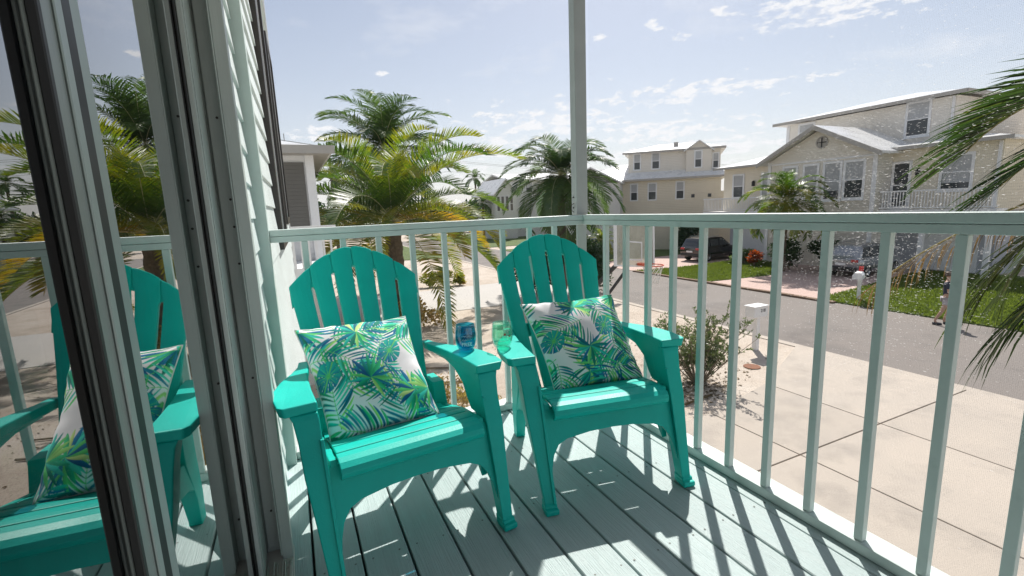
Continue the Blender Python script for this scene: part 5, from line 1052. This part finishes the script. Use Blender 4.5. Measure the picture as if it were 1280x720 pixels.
for a in ((-.25, -.36, -.22, .06), (.22, -.36, .25, .06), (-.22, -.36, .22, -.33), (-.22, .03, .22, .06)): MB().box(a[0], -.016, a[1], a[2], -.0105, a[3]).build('target_line', M['white'], bd)
rm = MB(); pts = [(.10 + .225 * math.cos(a), -.32 + .225 * math.sin(a), 3.07) for a in [k * math.pi / 14 for k in range(29)]]; rm.tube(pts, .013, 6, cap=False); rm.build('rim', M['orange'], hp, smooth=True); MB().box(.02, -.11, 3.05, .18, .07, 3.10).build('rim_bracket', M['orange'], hp, bevel=.008)
nt_ = MB()
for k in range(12):
    for sg in (1, -1):
        P_ = []
        for j in range(7):
            a = k * math.pi / 6 + sg * j * .26; r_ = lerp(.215, .11, j / 6 * .95); P_.append((.10 + r_ * math.cos(a), -.32 + r_ * math.sin(a), 3.06 - .40 * j / 6))
        nt_.tube(P_, .005, 4)
nt_.build('net', M['net'], hp)

# ================================================================== PERSON
def skin_obj(name, joints, edges, mat, parent, root=0, lv=2):
    me = bpy.data.meshes.new(name); me.from_pydata([j[0] for j in joints], edges, []); me.materials.append(mat); o = bpy.data.objects.new(name, me); COL.objects.link(o); o.parent = parent
    sk = o.modifiers.new('skin', 'SKIN'); sk.use_smooth_shade = True; d = me.skin_vertices[0].data if me.skin_vertices else None
    if d is None:
        me.attributes  # skin layer is created with the modifier
    for v, j in zip(me.skin_vertices[0].data, joints): v.radius = (j[1], j[1]) if not isinstance(j[1], tuple) else j[1]
    me.skin_vertices[0].data[root].use_root = True
    ss = o.modifiers.new('sub', 'SUBSURF'); ss.levels = lv; ss.render_levels = lv; return o
pr = thing('person', 'person in a dark top and pale shorts walking along the far side of the road', 'person', (19.49, 5.72, GZ + .012), R_(25))
J = [((0, 0, .96), (.135, .10)), ((0, 0, 1.12), (.125, .09)), ((0, .01, 1.30), (.155, .10)), ((0, .01, 1.42), (.10, .075)), ((0, .0, 1.50), .052), ((0, -.01, 1.57), .06),
     ((.09, 0, .90), .088), ((.11, -.10, .52), .060), ((.12, .00, .10), .038), ((.12, -.13, .035), .032),
     ((-.09, 0, .90), .088), ((-.11, .06, .51), .060), ((-.12, .24, .13), .038), ((-.12, .15, .035), .032),
     ((.19, .01, 1.39), .055), ((.25, .08, 1.13), .040), ((.25, -.03, .90), .030), ((.25, -.07, .82), .028),
     ((-.19, .01, 1.39), .055), ((-.25, -.03, 1.12), .040), ((-.25, -.20, .98), .030), ((-.25, -.26, .93), .028),
     ((0, -.012, 1.66), (.078, .092)), ((0, -.005, 1.735), (.060, .07))]
E_ = [(0, 1), (1, 2), (2, 3), (3, 4), (4, 5), (0, 6), (6, 7), (7, 8), (8, 9), (0, 10), (10, 11), (11, 12), (12, 13), (3, 14), (14, 15), (15, 16), (16, 17), (3, 18), (18, 19), (19, 20), (20, 21), (5, 22), (22, 23)]
def try_skin():
    skin_obj('body', J, E_, M['skin'], pr)
    skin_obj('shirt', [((0, 0, .93), (.15, .118)), ((0, 0, 1.12), (.142, .108)), ((0, .01, 1.30), (.172, .118)), ((0, .01, 1.425), (.105, .085)), ((.20, .01, 1.38), .066), ((.235, .05, 1.22), .056), ((-.20, .01, 1.38), .066), ((-.235, .0, 1.22), .056)], [(0, 1), (1, 2), (2, 3), (3, 4), (4, 5), (3, 6), (6, 7)], M['navy'], pr)
    skin_obj('shorts', [((0, 0, .95), (.150, .118)), ((.092, 0, .86), .104), ((.11, -.055, .66), .088), ((-.092, 0, .86), .104), ((-.105, .03, .66), .088)], [(0, 1), (1, 2), (0, 3), (3, 4)], M['denim'], pr)
try_skin()
for x, y in ((.12, -.08), (-.12, .20)): mb = MB(); mb.tube([(x, y + .09, .045), (x, y, .05), (x, y - .12, .038), (x, y - .16, .03)], [.04, .048, .044, .02], 8); mb.build('shoe', M['shoe'], pr, smooth=True)
mb = MB(); mb.lathe([(.0, .135), (.05, .125), (.085, .09), (.097, .04), (.094, .0), (.07, -.02)], 14, (0, .018, 1.655)); mb.build('hair', M['hair'], pr, smooth=True)
mb = MB(); mb.tube([(0, -.10, 1.665), (0, -.118, 1.645)], [.012, .016], 6); mb.build('nose', M['skin'], pr, smooth=True)
for s in (-1, 1): mb = MB(); mb.lathe([(0, .010), (.010, .004), (.010, -.004), (0, -.010)], 8, (s * .033, -.094, 1.675)); mb.build('eye', M['ink'], pr)

# far wood closing the horizon
tl_ = MB(); rnd = random.Random(404)
for k in range(150):
    a = R_(lerp(-40, 92, k / 149) + rnd.uniform(-.6, .6)); d_ = rnd.uniform(105, 165); w2 = rnd.uniform(4, 8); h = rnd.uniform(3.6, 7.5)
    leaf_cloud(tl_, (d_ * math.sin(a), d_ * math.cos(a), GZ + h * .5), (w2, w2, h * .55), 150, 1.5, rnd)
tag(tl_.build('far_wood', M['leaf_dark'], fix=False), 'dark band of far trees along the horizon', 'wood', kind='stuff')
